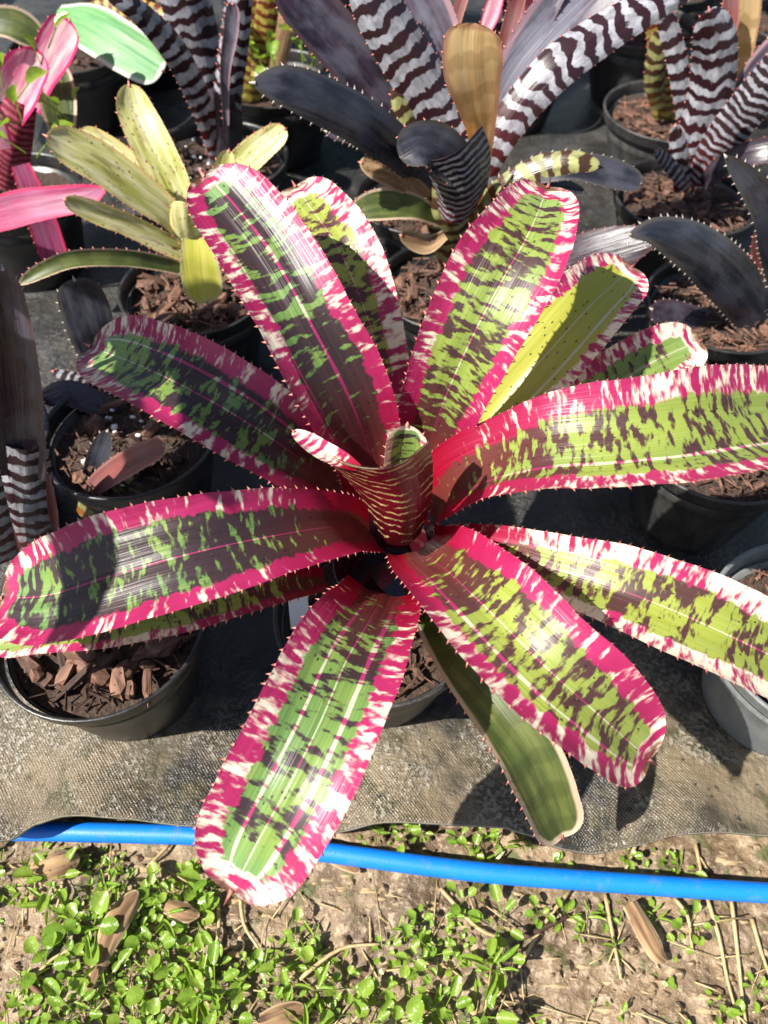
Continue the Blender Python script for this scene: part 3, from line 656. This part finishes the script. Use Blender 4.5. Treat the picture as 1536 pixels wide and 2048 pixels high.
lv(zb, 'bluish', [(1080, 350, .716, 16), (1150, 335, .714, 24), (1215, 345, .71, 28), (1284, 368, .705, 20)], chan=.1, spmat='spine_dark')
lv(zb, 'olive', [(880, 440, .735, 14), (830, 415, .72, 24), (765, 410, .712, 30), (700, 425, .705, 20)], chan=.2)
lv(zb, 'dry', [(880, 420, .74, 14), (830, 370, .73, 26), (775, 340, .725, 28), (720, 325, .72, 16)], chan=-.2, spine=0)
lv(zb, 'dry', [(890, 470, .725, 10), (850, 490, .712, 18), (800, 470, .705, 16)], chan=.1, spine=0, tip=2)
lv(zb, 'zebra_olive', [(845, 345, .76, 16), (830, 270, .765, 24), (808, 200, .77, 26), (800, 150, .775, 18)], chan=-.3)
lv(zb, 'dark', [(960, 500, .74, 18), (1050, 545, .715, 34), (1120, 535, .705, 48), (1200, 505, .695, 48), (1320, 470, .68, 26)], chan=-.15, tip=1.6)

lv(zb, 'rust', [(985, 200, .83, 8), (1008, 100, .84, 15), (1030, 20, .85, 17), (1050, -40, .85, 10)], chan=.2)
lv(zb, 'pink', [(962, 80, .90, 8), (982, 30, .905, 17), (1000, -30, .91, 14)], chan=.2)
lv(zb, 'dark', [(972, 260, .80, 10), (1030, 130, .81, 20), (1085, 40, .82, 22), (1130, -40, .83, 16)], chan=.3)
lv(zb, 'dark', [(880, 380, .75, 10), (800, 320, .74, 20), (725, 275, .73, 22), (650, 262, .725, 12)], chan=.2, spmat='spine_dark')
lv(zb, 'zebra_fine', [(885, 300, .775, 10), (830, 170, .79, 17), (775, 70, .80, 18), (700, -30, .81, 12)], chan=-.2)
lv(zb, 'rust', [(890, 150, .84, 8), (905, 60, .85, 13), (930, -20, .86, 12)], chan=.2)
lv(zb, 'bluish', [(980, 420, .73, 10), (1040, 380, .72, 18), (1100, 370, .715, 18), (1170, 385, .71, 8)], chan=.2, spmat='spine_dark')

# ---------------------------------------------------------------- blotched zebra, top
tz = plant(c13, 'tall zebra blotched bromeliad rising from the perlite pot')
lv(tz, 'zebra', [(440, 330, 1.0, 22), (425, 230, 1.0, 30), (405, 120, 1.0, 42), (375, 10, 1.0, 50), (350, -60, 1.0, 46)], chan=-.35)
lv(tz, 'zebra', [(445, 330, .99, 20), (455, 190, .985, 28), (470, 70, .98, 28), (482, -40, .98, 24)], chan=-.4)
lv(tz, 'zebra', [(438, 320, .99, 16), (395, 190, .97, 24), (345, 95, .95, 26), (280, 25, .93, 22), (210, -20, .92, 14)], chan=-.3)
lv(tz, 'dark', [(450, 340, .985, 30), (450, 260, .982, 34), (448, 190, .98, 28)], chan=-.6, tip=0, spine=0)
lv(tz, 'lilac', [(452, 250, .97, 6), (450, 150, .965, 10), (462, 60, .96, 15), (466, 5, .96, 12)], chan=.2)
gd = plant(c14, 'gold and red barred bromeliad tube behind the blotched zebra', -.03)
lv(gd, 'zebra_gold', [(498, 205, 1.2, 30), (498, 140, 1.2, 34), (503, 70, 1.2, 38), (510, -10, 1.2, 44)], chan=-.6, tip=0, spine=0)
lv(gd, 'zebra_gold', [(515, 170, 1.19, 14), (525, 90, 1.185, 20), (535, 10, 1.18, 22), (540, -50, 1.18, 16)], chan=-.3)
lv(gd, 'dry', [(545, 170, 1.25, 20), (555, 90, 1.26, 26), (575, 10, 1.27, 28), (590, -50, 1.27, 22)], chan=-.3)
gr = plant(c15, 'mint green leaved bromeliad above the dark soil pot', -.06, .03)
lv(gr, 'green', [(110, 30, 1.10, 24), (165, 45, 1.05, 44), (220, 75, 1.02, 48), (275, 110, 1.0, 46), (326, 142, .985, 38)], chan=-.12, tip=.7, nu=12)
lv(gr, 'zebra_gold', [(120, 60, 1.12, 20), (230, 20, 1.1, 26), (330, 40, 1.07, 20), (380, 90, 1.05, 10)], chan=-.2)
lv(gr, 'olive', [(90, 90, 1.12, 18), (50, 60, 1.12, 30), (10, 45, 1.12, 28), (-60, 45, 1.12, 20)], chan=.2)

# ---------------------------------------------------------------- pink bromeliad, left
pk = plant(c16, 'bright pink bromeliad with curled leaves and a maroon stem')
lv(pk, 'pink', [(62, 215, .99, 20), (85, 150, .99, 28), (112, 95, .99, 36), (140, 40, .99, 32)], chan=.2, tip=.8)
lv(pk, 'pink', [(20, 215, .95, 38), (45, 165, .945, 44), (65, 125, .94, 38), (72, 95, .94, 28)], chan=.4, tip=.7)
lv(pk, 'maroon', [(5, 380, .93, 36), (18, 290, .93, 38), (38, 205, .94, 30)], chan=-.6, tip=0, spine=0)
lv(pk, 'pink', [(0, 300, .92, 26), (-30, 230, .90, 36), (-40, 170, .89, 30)], chan=.2)
lv(pk, 'magenta', [(-60, 450, .80, 30), (30, 420, .79, 34), (110, 405, .782, 30), (170, 395, .778, 24), (212, 378, .775, 12)], chan=.15, tip=1.8)
lv(pk, 'magenta', [(40, 330, .87, 18), (65, 390, .855, 24), (88, 455, .845, 28), (115, 530, .83, 26)], chan=.1)
lv(pk, 'olive', [(125, 280, .96, 20), (118, 220, .98, 34), (110, 165, 1.0, 36), (103, 108, 1.02, 22)], chan=.15)

# ---------------------------------------------------------------- right-hand plants
rz = plant(c7, 'tall black and white zebra striped bromeliad in reddish bark')
lv(rz, 'zebra', [(1385, 375, .92, 26), (1392, 280, .92, 38), (1422, 180, .92, 44), (1432, 90, .92, 42), (1418, 20, .92, 30)], chan=-.45, nu=12)
lv(rz, 'zebra_fine', [(1395, 375, .91, 24), (1430, 300, .90, 36), (1485, 225, .89, 38), (1560, 130, .88, 36), (1620, 60, .87, 30)], chan=-.4, nu=12)
lv(rz, 'zebra', [(1380, 350, .93, 14), (1372, 230, .94, 18), (1352, 110, .95, 20), (1325, 10, .96, 18), (1310, -60, .96, 14)], chan=-.2)
lv(rz, 'zebra', [(1368, 380, .915, 18), (1362, 320, .915, 18), (1350, 250, .92, 12)], chan=-.5, tip=2)
lv(rz, 'amber', [(1460, 200, .97, 14), (1482, 110, .98, 22), (1495, 30, .985, 24), (1500, -50, .99, 20)], chan=.2)
lv(rz, 'lilac', [(1440, 260, .94, 16), (1490, 190, .93, 30), (1560, 110, .92, 40), (1640, 60, .91, 30)], chan=.2)
lv(rz, 'dark', [(1405, 370, .90, 14), (1450, 330, .88, 22), (1540, 300, .86, 24), (1620, 320, .85, 16)], chan=.2)
lv(rz, 'dark', [(1400, 350, .93, 10), (1450, 240, .94, 16), (1510, 150, .95, 18), (1560, 60, .96, 12)], chan=.2)
lv(rz, 'rust', [(1390, 330, .935, 8), (1400, 200, .95, 14), (1455, 60, .96, 18), (1460, -30, .97, 12)], chan=.2)
lv(rz, 'zebra_fine', [(1378, 380, .905, 10), (1340, 330, .90, 14), (1310, 300, .895, 8)], chan=-.2)
gb = plant(c8, 'gold barred bromeliad in the pot with shiny rim')
lv(gb, 'zebra_gold', [(1330, 240, 1.12, 22), (1332, 160, 1.11, 28), (1325, 90, 1.11, 26), (1310, 20, 1.11, 18)], chan=-.5)
lv(gb, 'zebra_olive', [(1318, 220, 1.11, 14), (1310, 150, 1.10, 20), (1322, 60, 1.10, 18)], chan=-.4)
lv(gb, 'zebra_gold', [(1345, 240, 1.13, 14), (1352, 160, 1.12, 18), (1362, 100, 1.12, 12)], chan=-.4)
dp = plant(c10, 'dark plum bromeliad with slate arching leaf and pale spiny margin', .035, 0)
lv(dp, 'bluish', [(1540, 670, .69, 34), (1500, 600, .68, 50), (1440, 530, .665, 54), (1375, 485, .652, 44), (1310, 462, .642, 30), (1258, 470, .635, 16)], chan=-.25, spmat='spine_dark', slen=.0028, tip=2, nu=12)
lv(dp, 'bluish', [(1575, 560, .68, 40), (1550, 450, .665, 42), (1512, 385, .66, 30), (1450, 312, .655, 14)], chan=.15, spmat='spine_dark', slen=.0026, tip=2)
lv(dp, 'dark', [(1500, 690, .70, 20), (1430, 660, .69, 32), (1370, 640, .685, 34), (1302, 618, .68, 24)], chan=-.1, spmat='spine_dark')
lv(dp, 'zebra_fine', [(1535, 760, .70, 36), (1520, 690, .69, 42), (1515, 630, .685, 44)], chan=-.6, tip=0, spine=0)
lv(dp, 'rust', [(1530, 560, .70, 20), (1525, 500, .70, 24), (1520, 450, .70, 12)], chan=.2)

# ---------------------------------------------------------------- dark bromeliad at the left and its pup
ld = plant(c19, 'tall dark bromeliad with glossy blade and zebra striped tube', .12, .02)
lv(ld, 'zebra', [(62, 1110, .42, 46), (56, 1040, .42, 50), (48, 960, .42, 50), (44, 900, .42, 46)], chan=-.5, tip=0, spine=0, nu=12)
lv(ld, 'dark', [(48, 950, .425, 44), (45, 850, .428, 44), (34, 720, .436, 40), (20, 620, .444, 34), (5, 535, .45, 26)], chan=.25, spmat='spine_dark', nu=12)
lv(ld, 'rust', [(112, 1060, .425, 6), (104, 1010, .428, 9), (96, 950, .43, 4)], spine=0, tip=0)
lv(ld, 'rust', [(20, 1120, .41, 26), (0, 1060, .41, 24), (-20, 980, .41, 18)], chan=-.3, spine=0, tip=0)
lv(ld, 'zebra', [(-10, 1130, .40, 40), (-30, 1040, .40, 44), (-60, 900, .40, 40), (-90, 800, .41, 30)], chan=-.4)
pu = empty('bromeliad', atz(185, 1010, .105), 'small dark bromeliad pup with rusty and slate leaves in the litter pot', 'bromeliad')
lv(pu, 'zebra_olive', [(172, 1040, .448, 26), (192, 990, .452, 30), (230, 955, .455, 26), (262, 935, .456, 18)], chan=-.4, tip=0, spine=0)
lv(pu, 'rust', [(160, 1000, .452, 12), (205, 960, .455, 22), (265, 922, .455, 26), (330, 890, .452, 22)], chan=.15, spmat='spine_dark', tip=1.0)
lv(pu, 'bluish', [(165, 1000, .462, 12), (185, 950, .47, 20), (200, 905, .475, 22), (216, 860, .48, 12)], chan=.15, spmat='spine_dark', tip=1.6)
sl2 = plant(c4, 'slate leaved bromeliad leaning out behind the upper left raspberry leaf', 0, .02)
lv(sl2, 'bluish', [(235, 820, .56, 18), (205, 725, .60, 36), (182, 660, .61, 46), (165, 605, .62, 46), (148, 558, .625, 40)], chan=-.12, spmat='spine_dark', tip=.8, nu=12)
lv(sl2, 'zebra_fine', [(240, 830, .56, 10), (200, 785, .59, 14), (155, 760, .595, 14), (104, 742, .60, 8)], chan=-.3, tip=2)
lv(sl2, 'dark', [(240, 830, .555, 14), (180, 800, .56, 26), (130, 785, .56, 26), (82, 800, .555, 18)], chan=-.1)

# ---------------------------------------------------------------- small things in the pots
M['label'] = mat_simple('white_plastic', (.70, .70, .68), (.78, .78, .76), .45, 60, .0001)
def slab(name, c, size, rot, mat, bev=.0015):
    import bmesh
    bm = bmesh.new(); bmesh.ops.create_cube(bm, size=1)
    for v in bm.verts: v.co = Vector((v.co.x*size[0], v.co.y*size[1], v.co.z*size[2]))
    bmesh.ops.bevel(bm, geom=bm.edges[:], offset=bev, segments=2, affect='EDGES')
    me = bpy.data.meshes.new(name); bm.to_mesh(me); bm.free(); me.materials.append(M[mat])
    o = ob(name, me, None, c); o.rotation_euler = rot; return o
lb = slab('plant_label', atz(596, 1196, .123), (.016, .050, .0016), (R(38), R(8), R(12)), 'label', .0006)
tag(lb, 'white plastic plant label pushed in at the pot rim', 'label')

# ---------------------------------------------------------------- weeds
def weed_mat(name, c1, c2):
    n = NT(name); p = n.pos(); f = n.noise(p, 160, 3, .6)
    col = n.mix(f, c1, c2); col = n.mix(n.M('MULTIPLY', n.rnd(), .6), col, (.30, .40, .06))
    return n.pbr(col, .28, .5, n.bump(n.noise(p, 420, 2), .0006), .35, n.mix(.3, col, (.6, .8, .05)))
M['weed'] = weed_mat('weed_leaf', (.09, .20, .018), (.24, .38, .045))
M['straw'] = mat_simple('straw', (.34, .24, .11), (.46, .36, .19), .6, 150)
def weed_leaf_mesh(kind, seed):
    r = random.Random(seed); V = [Vector((0, 0, 0))]; F = []
    ln, wd = ((1, .92), (1.1, .66), (1.5, .34))[kind]; n = 12
    st = .9 if kind < 2 else .25                     # stalk length
    for ring, q in ((1, .55), (2, 1.0)):
        for k in range(n):
            a = 2*math.pi*k/n; x = math.cos(a); y = math.sin(a)
            pt = (1-.35*max(0, x)**3) if kind else 1
            jit = 1+r.uniform(-.07, .07)*(ring == 2)
            V.append(Vector((st+ln*.5*(1+q*x*jit), wd*.5*q*y*pt*jit, .10*q*q*y*y*4*.5 - .10*(q*x)**2 + r.uniform(-.02, .02) + (.06 if ring == 2 else 0))))
    V[0] = Vector((st+ln*.5, 0, 0))
    for k in range(n): F.append((0, 1+k, 1+(k+1) % n)); F.append((1+k, 1+n+k, 1+n+(k+1) % n, 1+(k+1) % n))
    b = len(V); sw = .035                            # stalk
    V += [Vector((0, -sw, -.45)), Vector((0, sw, -.45)), Vector((st+.1, sw, -.03)), Vector((st+.1, -sw, -.03)), Vector((0, 0, -.52)), Vector((st+.1, 0, -.09))]
    F += [(b, b+1, b+2, b+3), (b+1, b+4, b+5, b+2), (b+4, b, b+3, b+5)]
    return mesh([v*.01 for v in V], F, [M['weed']])
WL = {k: [weed_leaf_mesh(k, 10*k+i) for i in range(4)] for k in range(3)}
WLAB = {0: ('round leaved green weed seedling in front of the blue pipe', 'weeds on the bare soil'),
        1: ('oval leaved green weed sprig in front of the blue pipe', 'weeds on the bare soil'),
        2: ('narrow leaved grassy green weed in front of the blue pipe', 'weeds on the bare soil')}
def weed(loc, kind, nl, size, rr, label=None, group=None, lift=.5):
    e = empty('weed', loc, label or WLAB[kind][0], 'weed', group or WLAB[kind][1])
    a0 = rr.uniform(0, 6.28)
    for i in range(nl):
        o = ob('leaf', rr.choice(WL[kind]), e); k = size*rr.uniform(.55, 1.15)
        o.scale = (k, k, k); o.rotation_euler = (rr.uniform(-.35, .35), -rr.uniform(.05, .9)*lift, a0+i*2.4+rr.uniform(-.5, .5))
        o.location = (rr.uniform(-.003, .003), rr.uniform(-.003, .003), .004*k + rr.uniform(0, .012)*lift*2*size)
    return e
rr = random.Random(5)
dens = lambda x, y: (.95 if x < 560 else .85 if x < 1000 else .26 if x < 1200 else .18) * (1 if y > 1700 else .7) * (.4 if (1050 < x and y > 1850) or (480 < x < 1000 and y > 1940) else 1)
placed = []
MARKS = [(228, 1880, 'beside the long curled tan dry leaf'), (1300, 1880, 'beside the curled dry leaf on bare mud'), (560, 2035, 'beside the flat brown dry leaf'), (370, 1825, 'beside the small reddish dry leaf'), (110, 1730, 'beside the dry leaf below the pipe'), (520, 1800, 'below the tip of the lowest raspberry leaf'), (1090, 1855, 'beside the forked twig'), (1450, 1930, 'among the dry straw stalks'), (440, 1860, 'beside a pair of straw stalks')]
tries = 0
while len(placed) < 195 and tries < 6000:
    tries += 1
    px, py = rr.uniform(-60, 1600), rr.uniform(1672, 2130)
    if rr.random() > dens(px, py) or mnoise.noise(Vector((px*.006, py*.009, 2.5))) < -.06: continue
    p = atz(px, py, GZ)
    if abs(p.y - 0) > 3: continue
    yp = min(fine, key=lambda q: abs(q.x-p.x)).y
    if abs(p.y-yp) < PR+.006 or any((p-q).length < .011 for q in placed): continue
    if p.y > mat_y(p.x)+.012: continue
    placed.append(p)
    kind = rr.choices((0, 1, 2), (5, 5, 2.2))[0]
    nl = rr.randint(4, 8); sz = rr.choice((.5, .6, .7, .85, 1.0, 1.15, 1.3, 1.5))*rr.uniform(.9, 1.1)
    if px > 1000 or py < 1760: sz = min(sz, .62+.3*rr.random())
    near = min(((p-atz(a, b, GZ)).length, t) for a, b, t in MARKS)
    rel = 'tucked under the wavy sheet edge' if p.y > yp else 'close against the blue pipe' if p.y > yp-.035 else near[1] if near[0] < .06 else 'on bare mud' if px > 1040 else 'in the dense weed patch' if px < 560 else 'in the open weed patch'
    lab = '%s %s weed with %s leaves %s' % ('small' if sz < .85 else 'medium' if sz < 1.12 else 'large', ('round leaved', 'oval leaved', 'narrow grassy')[kind], ('four', 'five', 'six', 'seven', 'eight')[nl-4], rel)
    weed((p.x, p.y, ground_z(p.x, p.y)), kind, nl, sz, rr, lab)
# creeping cover too fine to count
V = []; F = []
for i in range(1500):
    px, py = rr.uniform(-200, 1750), rr.uniform(1640, 2250)
    if rr.random() > dens(px, py)*.9+.05 or mnoise.noise(Vector((px*.006, py*.009, 2.5))) < -.1: continue
    p = atz(px, py, GZ)
    yp = min(fine[::3], key=lambda q: abs(q.x-p.x)).y
    if abs(p.y-yp) < PR+.002 or p.y > mat_y(p.x)+.02: continue
    z = ground_z(p.x, p.y); a = rr.uniform(0, 6.28); r = rr.uniform(.0018, .0045); t = Vector((math.cos(a), math.sin(a), rr.uniform(-.1, .7))).normalized(); sd = Vector((-math.sin(a), math.cos(a), rr.uniform(-.3, .3)))
    c = Vector((p.x, p.y, z+rr.uniform(.001, .009))); b = len(V)
    if rr.random() < .25: r *= 2.2; sd *= .22
    V += [c-t*r, c-t*r*.2+sd*r*.7, c+t*r*.7+sd*r*.45, c+t*r*1.1, c+t*r*.7-sd*r*.45, c-t*r*.2-sd*r*.7]; F.append(tuple(range(b, b+6)))
tag(ob('ground_cover', mesh(V, F, [M['weed']])), 'tiny green creeping leaves scattered over the damp soil', 'ground cover', kind='stuff')
# weeds rooted in the pots behind
rw_ = random.Random(11)
for (px, py, Y, kind, nl, size, lab) in [
    (68, 330, .88, 1, 9, 2.9, 'leafy green weed growing beside the maroon stem'),
    (140, 250, .94, 1, 5, 2.8, 'green weed with long stalks beside the pink bromeliad'),
    (620, 150, 1.18, 1, 8, 3.0, 'green weed sprouting between the gold tube and the slate leaf'),
    (490, 200, 1.16, 0, 10, 2.2, 'clump of round green weeds at the foot of the gold tube'),
    (545, 195, 1.17, 0, 9, 2.2, 'clump of green weeds at the pot rim under the slate leaf'),
    (735, 1165, .30, 0, 0, 1, '')]:
    if nl: weed(aty(px, py, Y), kind, nl, size, rw_, lab, 'weeds in the pots behind', 1.3)

# ---------------------------------------------------------------- litter on the soil
def stalk(pts, r0, r1, name, label, cat, group, mat='straw', h=.004):
    P = [atz(a, b, GZ) for a, b in pts]; P = [Vector((p.x, p.y, ground_z(p.x, p.y)+h+r0, 0)) for p in P]
    Q = [crom(P, i/4).xyz for i in range((len(P)-1)*4+1)]
    V, F = tube(Q, [r0+(r1-r0)*i/(len(Q)-1) for i in range(len(Q))], 8)
    tag(ob(name, mesh(V, F, [M[mat]])), label, cat, group)
for i, pts in enumerate([[(1405, 1795), (1430, 1880), (1450, 1960), (1475, 2060)], [(1455, 1800), (1468, 1900), (1480, 1990), (1488, 2070)], [(1500, 1840), (1520, 1910), (1545, 1990)],
        [(1210, 1790), (1225, 1880), (1240, 1960)], [(1345, 1800), (1365, 1840), (1375, 1900)], [(1140, 1780), (1080, 1860), (1030, 1950)], [(880, 1780), (950, 1860), (1000, 1880)],
        [(435, 1790), (440, 1860), (425, 1930)], [(480, 1780), (490, 1850), (520, 1900)], [(130, 1700), (130, 1780), (115, 1830)], [(1270, 1690), (1250, 1740)], [(1390, 1690), (1400, 1750)], [(345, 1690), (300, 1740)], [(600, 1960), (680, 1900), (760, 1890)], [(40, 2000), (100, 1930), (150, 1900)]]):
    lab = ('longest straw stalk on the bare mud', 'straight straw stalk beside the longest one', 'short thick straw stalk on the bare mud', 'upright straw stalk running down from the pipe beside the dry leaf', 'bent straw stalk touching the curled dry leaf', 'straw stalk crossing the forked twig', 'straw stalk bending away from the pipe towards the twig', 'straw stalk below the tip of the lowest raspberry leaf', 'bent straw stalk beside the raspberry leaf tip', 'straw stalk by the dry leaf below the pipe', 'short straw between the sheet edge and the pipe, slanting', 'short straw between the sheet edge and the pipe, upright', 'straw hidden between the pipe and the sheet', 'straw stalk lying across the open weed patch', 'straw stalk in the dense weed patch')[i]
    stalk(pts, .0019, .0011, 'dry_stalk', lab, 'stalk', 'dry stalks on the soil')
for pts, lab in (([(1045, 1875), (1090, 1855), (1140, 1830)], 'brown forked twig on the soil below the pipe'), ([(60, 1960), (90, 2000), (60, 2040)], 'short brown twig among the weeds')):
    stalk(pts, .0028, .0018, 'twig', lab, 'twig', None, 'bark')
def litter(pts, mat, label, chan=-.5, tip=1.5, h=.008):
    c = atz(pts[0][0], pts[0][1], GZ); e = empty('dry_leaf', (c.x, c.y, GZ), label, 'dry leaf')
    leaf(e, [(a, b, GZ+.008+hh, w_) for a, b, hh, w_ in pts], mat, 'z', chan=chan, tip=tip, spine=0, tipspine=False, ns=30, nu=10, name='blade', wave=.16, pleat=.12)
litter([(175, 1985, .002, 8), (200, 1920, .012, 16), (228, 1850, .018, 26), (275, 1780, .012, 18)], 'dry', 'long curled tan dry leaf among the weeds')
litter([(1260, 1805, .010, 16), (1290, 1860, .014, 20), (1315, 1905, .012, 18), (1335, 1925, .004, 12)], 'dry', 'tan curled dry leaf on bare soil below the pipe')
litter([(520, 2050, .010, 20), (560, 2035, .012, 24), (610, 2015, .008, 18)], 'dry', 'flat brown dry leaf on open soil')
litter([(60, 1745, .010, 18), (110, 1730, .016, 30), (160, 1715, .010, 22)], 'dry', 'brown dry leaf just below the left of the pipe')
litter([(640, 1700, .010, 14), (690, 1720, .012, 18), (720, 1745, .008, 10)], 'dry', 'small brown dry leaf beside the tip of the lowest raspberry leaf')
litter([(330, 1810, .010, 14), (370, 1825, .012, 18), (400, 1830, .008, 10)], 'dry', 'small reddish dry leaf among the weeds')

# ---------------------------------------------------------------- rest of the nursery rows
def proj(p):
    v = Vector(p)-CAM; d = v.dot(FW); return 768+FPX*v.x/d, 1024-FPX*v.dot(UP)/d
# unseen extra blades on the tall dark plant, added to shade the left leaves
for (dx, dy, h, a) in ((-.10, -.12, .50, .4), (-.02, -.15, .46, .9), (-.13, -.02, .52, .1), (-.16, -.20, .55, .6), (-.06, -.06, .56, 1.2), (-.19, -.10, .50, .2), (.05, -.19, .48, 0), (0, -.20, .52, 0), (.07, -.14, .44, 0), (.04, -.08, .54, 0), (-.02, -.25, .47, 0)):
    b = ld.location + Vector((-.09, 0, 0))
    leaf(ld, [(b.x-.03, b.y-.01, .11, .014), (b.x+dx*.25-.03, b.y+dy*.25, .11+h*.4, .024), (b.x+dx*.65-.03, b.y+dy*.65, .11+h*.8, .036), (b.x+dx*1.2-.03, b.y+dy*1.2, .11+h, .034), (b.x+dx*1.7-.03, b.y+dy*1.7, .09+h, .014)], 'dark', 'w', axis=(b.x, b.y), chan=.3, spmat='spine_dark', ns=30, nu=8)
def rosette(x, y, label, potlabel, mats, n, h, spread, seed, wd=.026, D=.185):
    px, py = proj((x, y, .12)); pot(px, py, D, potlabel, 'pot_dusty' if seed % 2 else 'pot', chips=8, seed=seed+40)
    e = empty('bromeliad', (x, y, .1), label, 'bromeliad'); q = random.Random(seed)
    for i in range(n):
        a = i*2.399+q.uniform(-.3, .3); k = spread*q.uniform(.7, 1.2); hh = h*q.uniform(.75, 1.15); c, s_ = math.cos(a), math.sin(a); ww = wd*q.uniform(.8, 1.2)
        dr = q.uniform(-.05, .1)
        leaf(e, [(x+c*.012, y+s_*.012, .10, ww*.6), (x+c*k*.22, y+s_*k*.22, .1+hh*.5, ww), (x+c*k*.6, y+s_*k*.6, .1+hh*.88, ww*1.1), (x+c*k, y+s_*k, .1+hh*(.95-dr), ww*.8)], q.choice(mats), 'w', axis=(x, y), face=.7, chan=.3, ns=24, nu=8, slen=.002)
    return e
for i, (x, y, lab, mats, n, h, sp) in enumerate([
    (-.78, 1.42, 'green and gold bromeliad behind the mint green leaf', ['olive', 'zebra_gold', 'green'], 10, .24, .22),
    (-.42, 1.52, 'reddish gold bromeliad behind the blotched zebra', ['zebra_gold', 'rust', 'dry'], 10, .26, .20),
    (-.06, 1.50, 'dark bromeliad behind the turquoise pot', ['dark', 'lilac', 'bluish'], 11, .28, .22),
    (.22, 1.36, 'mixed pink and plum bromeliad behind the amber leaf', ['magenta', 'lilac', 'pink', 'dark'], 11, .26, .20),
    (.52, 1.62, 'plum bromeliad behind the sunlit bark pot', ['dark', 'rust', 'lilac'], 10, .28, .22),
    (.86, 1.50, 'olive barred bromeliad behind the salmon leaf', ['zebra_olive', 'olive', 'dark'], 10, .26, .22),
    (-.60, 1.92, 'dark leaved bromeliad in the rearmost row beside the gold one', ['dark', 'bluish'], 10, .28, .24),
    (-.15, 1.95, 'zebra bromeliad in the rearmost row', ['zebra', 'dark', 'zebra_olive'], 10, .3, .22),
    (.32, 1.96, 'slate bromeliad in the rearmost row', ['bluish', 'lilac'], 10, .28, .24),
    (.80, 2.0, 'green bromeliad in the rearmost row', ['olive', 'green'], 10, .28, .24),
    (-1.1, 1.9, 'yellow bromeliad in the rearmost row', ['yellow', 'olive'], 10, .28, .24),
    (1.25, 1.9, 'rusty bromeliad in the rearmost row', ['rust', 'dark'], 10, .28, .24)]):
    rosette(x, y, lab, 'black pot under the '+lab, mats, n, h, sp, i+1)

# crumbs of soil and litter, too many to count
q = random.Random(21); V = []; F = []; I = []
for i in range(1500):
    px, py = q.uniform(-150, 1700), q.uniform(1650, 2200); p = atz(px, py, GZ)
    if p.y > mat_y(p.x)+.01: continue
    yp = min(fine[::3], key=lambda t: abs(t.x-p.x)).y
    if abs(p.y-yp) < PR+.003: continue
    r = q.choice((.0015, .002, .003, .0045, .006)); c = Vector((p.x, p.y, ground_z(p.x, p.y)+r*.2)); b = len(V); fl = q.random() < .3
    for k in range(6):
        a = k*math.pi/3+q.uniform(-.3, .3); V.append(c+Vector((math.cos(a)*r*q.uniform(.7, 1.2)*(1.8 if fl else 1), math.sin(a)*r*q.uniform(.6, 1.1)*(.6 if fl else 1), -r*.3)))
    V.append(c+Vector((0, 0, r*(.25 if fl else .75))))
    for k in range(6): F.append((b+k, b+(k+1) % 6, b+6)); I.append(1 if fl else 0)
tag(ob('soil_crumbs', mesh(V, F, [M['soil'], M['dry']], I, False)), 'brown soil crumbs and leaf scraps scattered over the mud', 'soil crumbs', kind='stuff')

# broken straw scattered over the soil
q = random.Random(33); V = []; F = []
for i in range(150):
    px, py = q.uniform(0, 1600), q.uniform(1690, 2100); p = atz(px, py, GZ)
    yp = min(fine[::3], key=lambda t: abs(t.x-p.x)).y
    if abs(p.y-yp) < PR+.012: continue
    a = q.uniform(0, 3.14); ln = q.uniform(.006, .026); d = Vector((math.cos(a), math.sin(a), q.uniform(-.1, .15)))*ln; c = Vector((p.x, p.y, ground_z(p.x, p.y)+.003))
    v, f = tube([c-d, c+Vector((0, 0, .001)), c+d], q.uniform(.0004, .0009), 5); b = len(V); V += v; F += [tuple(b+k for k in t) for t in f]
tag(ob('straw_litter', mesh(V, F, [M['straw']])), 'short broken bits of pale straw strewn over the mud', 'straw', kind='stuff')
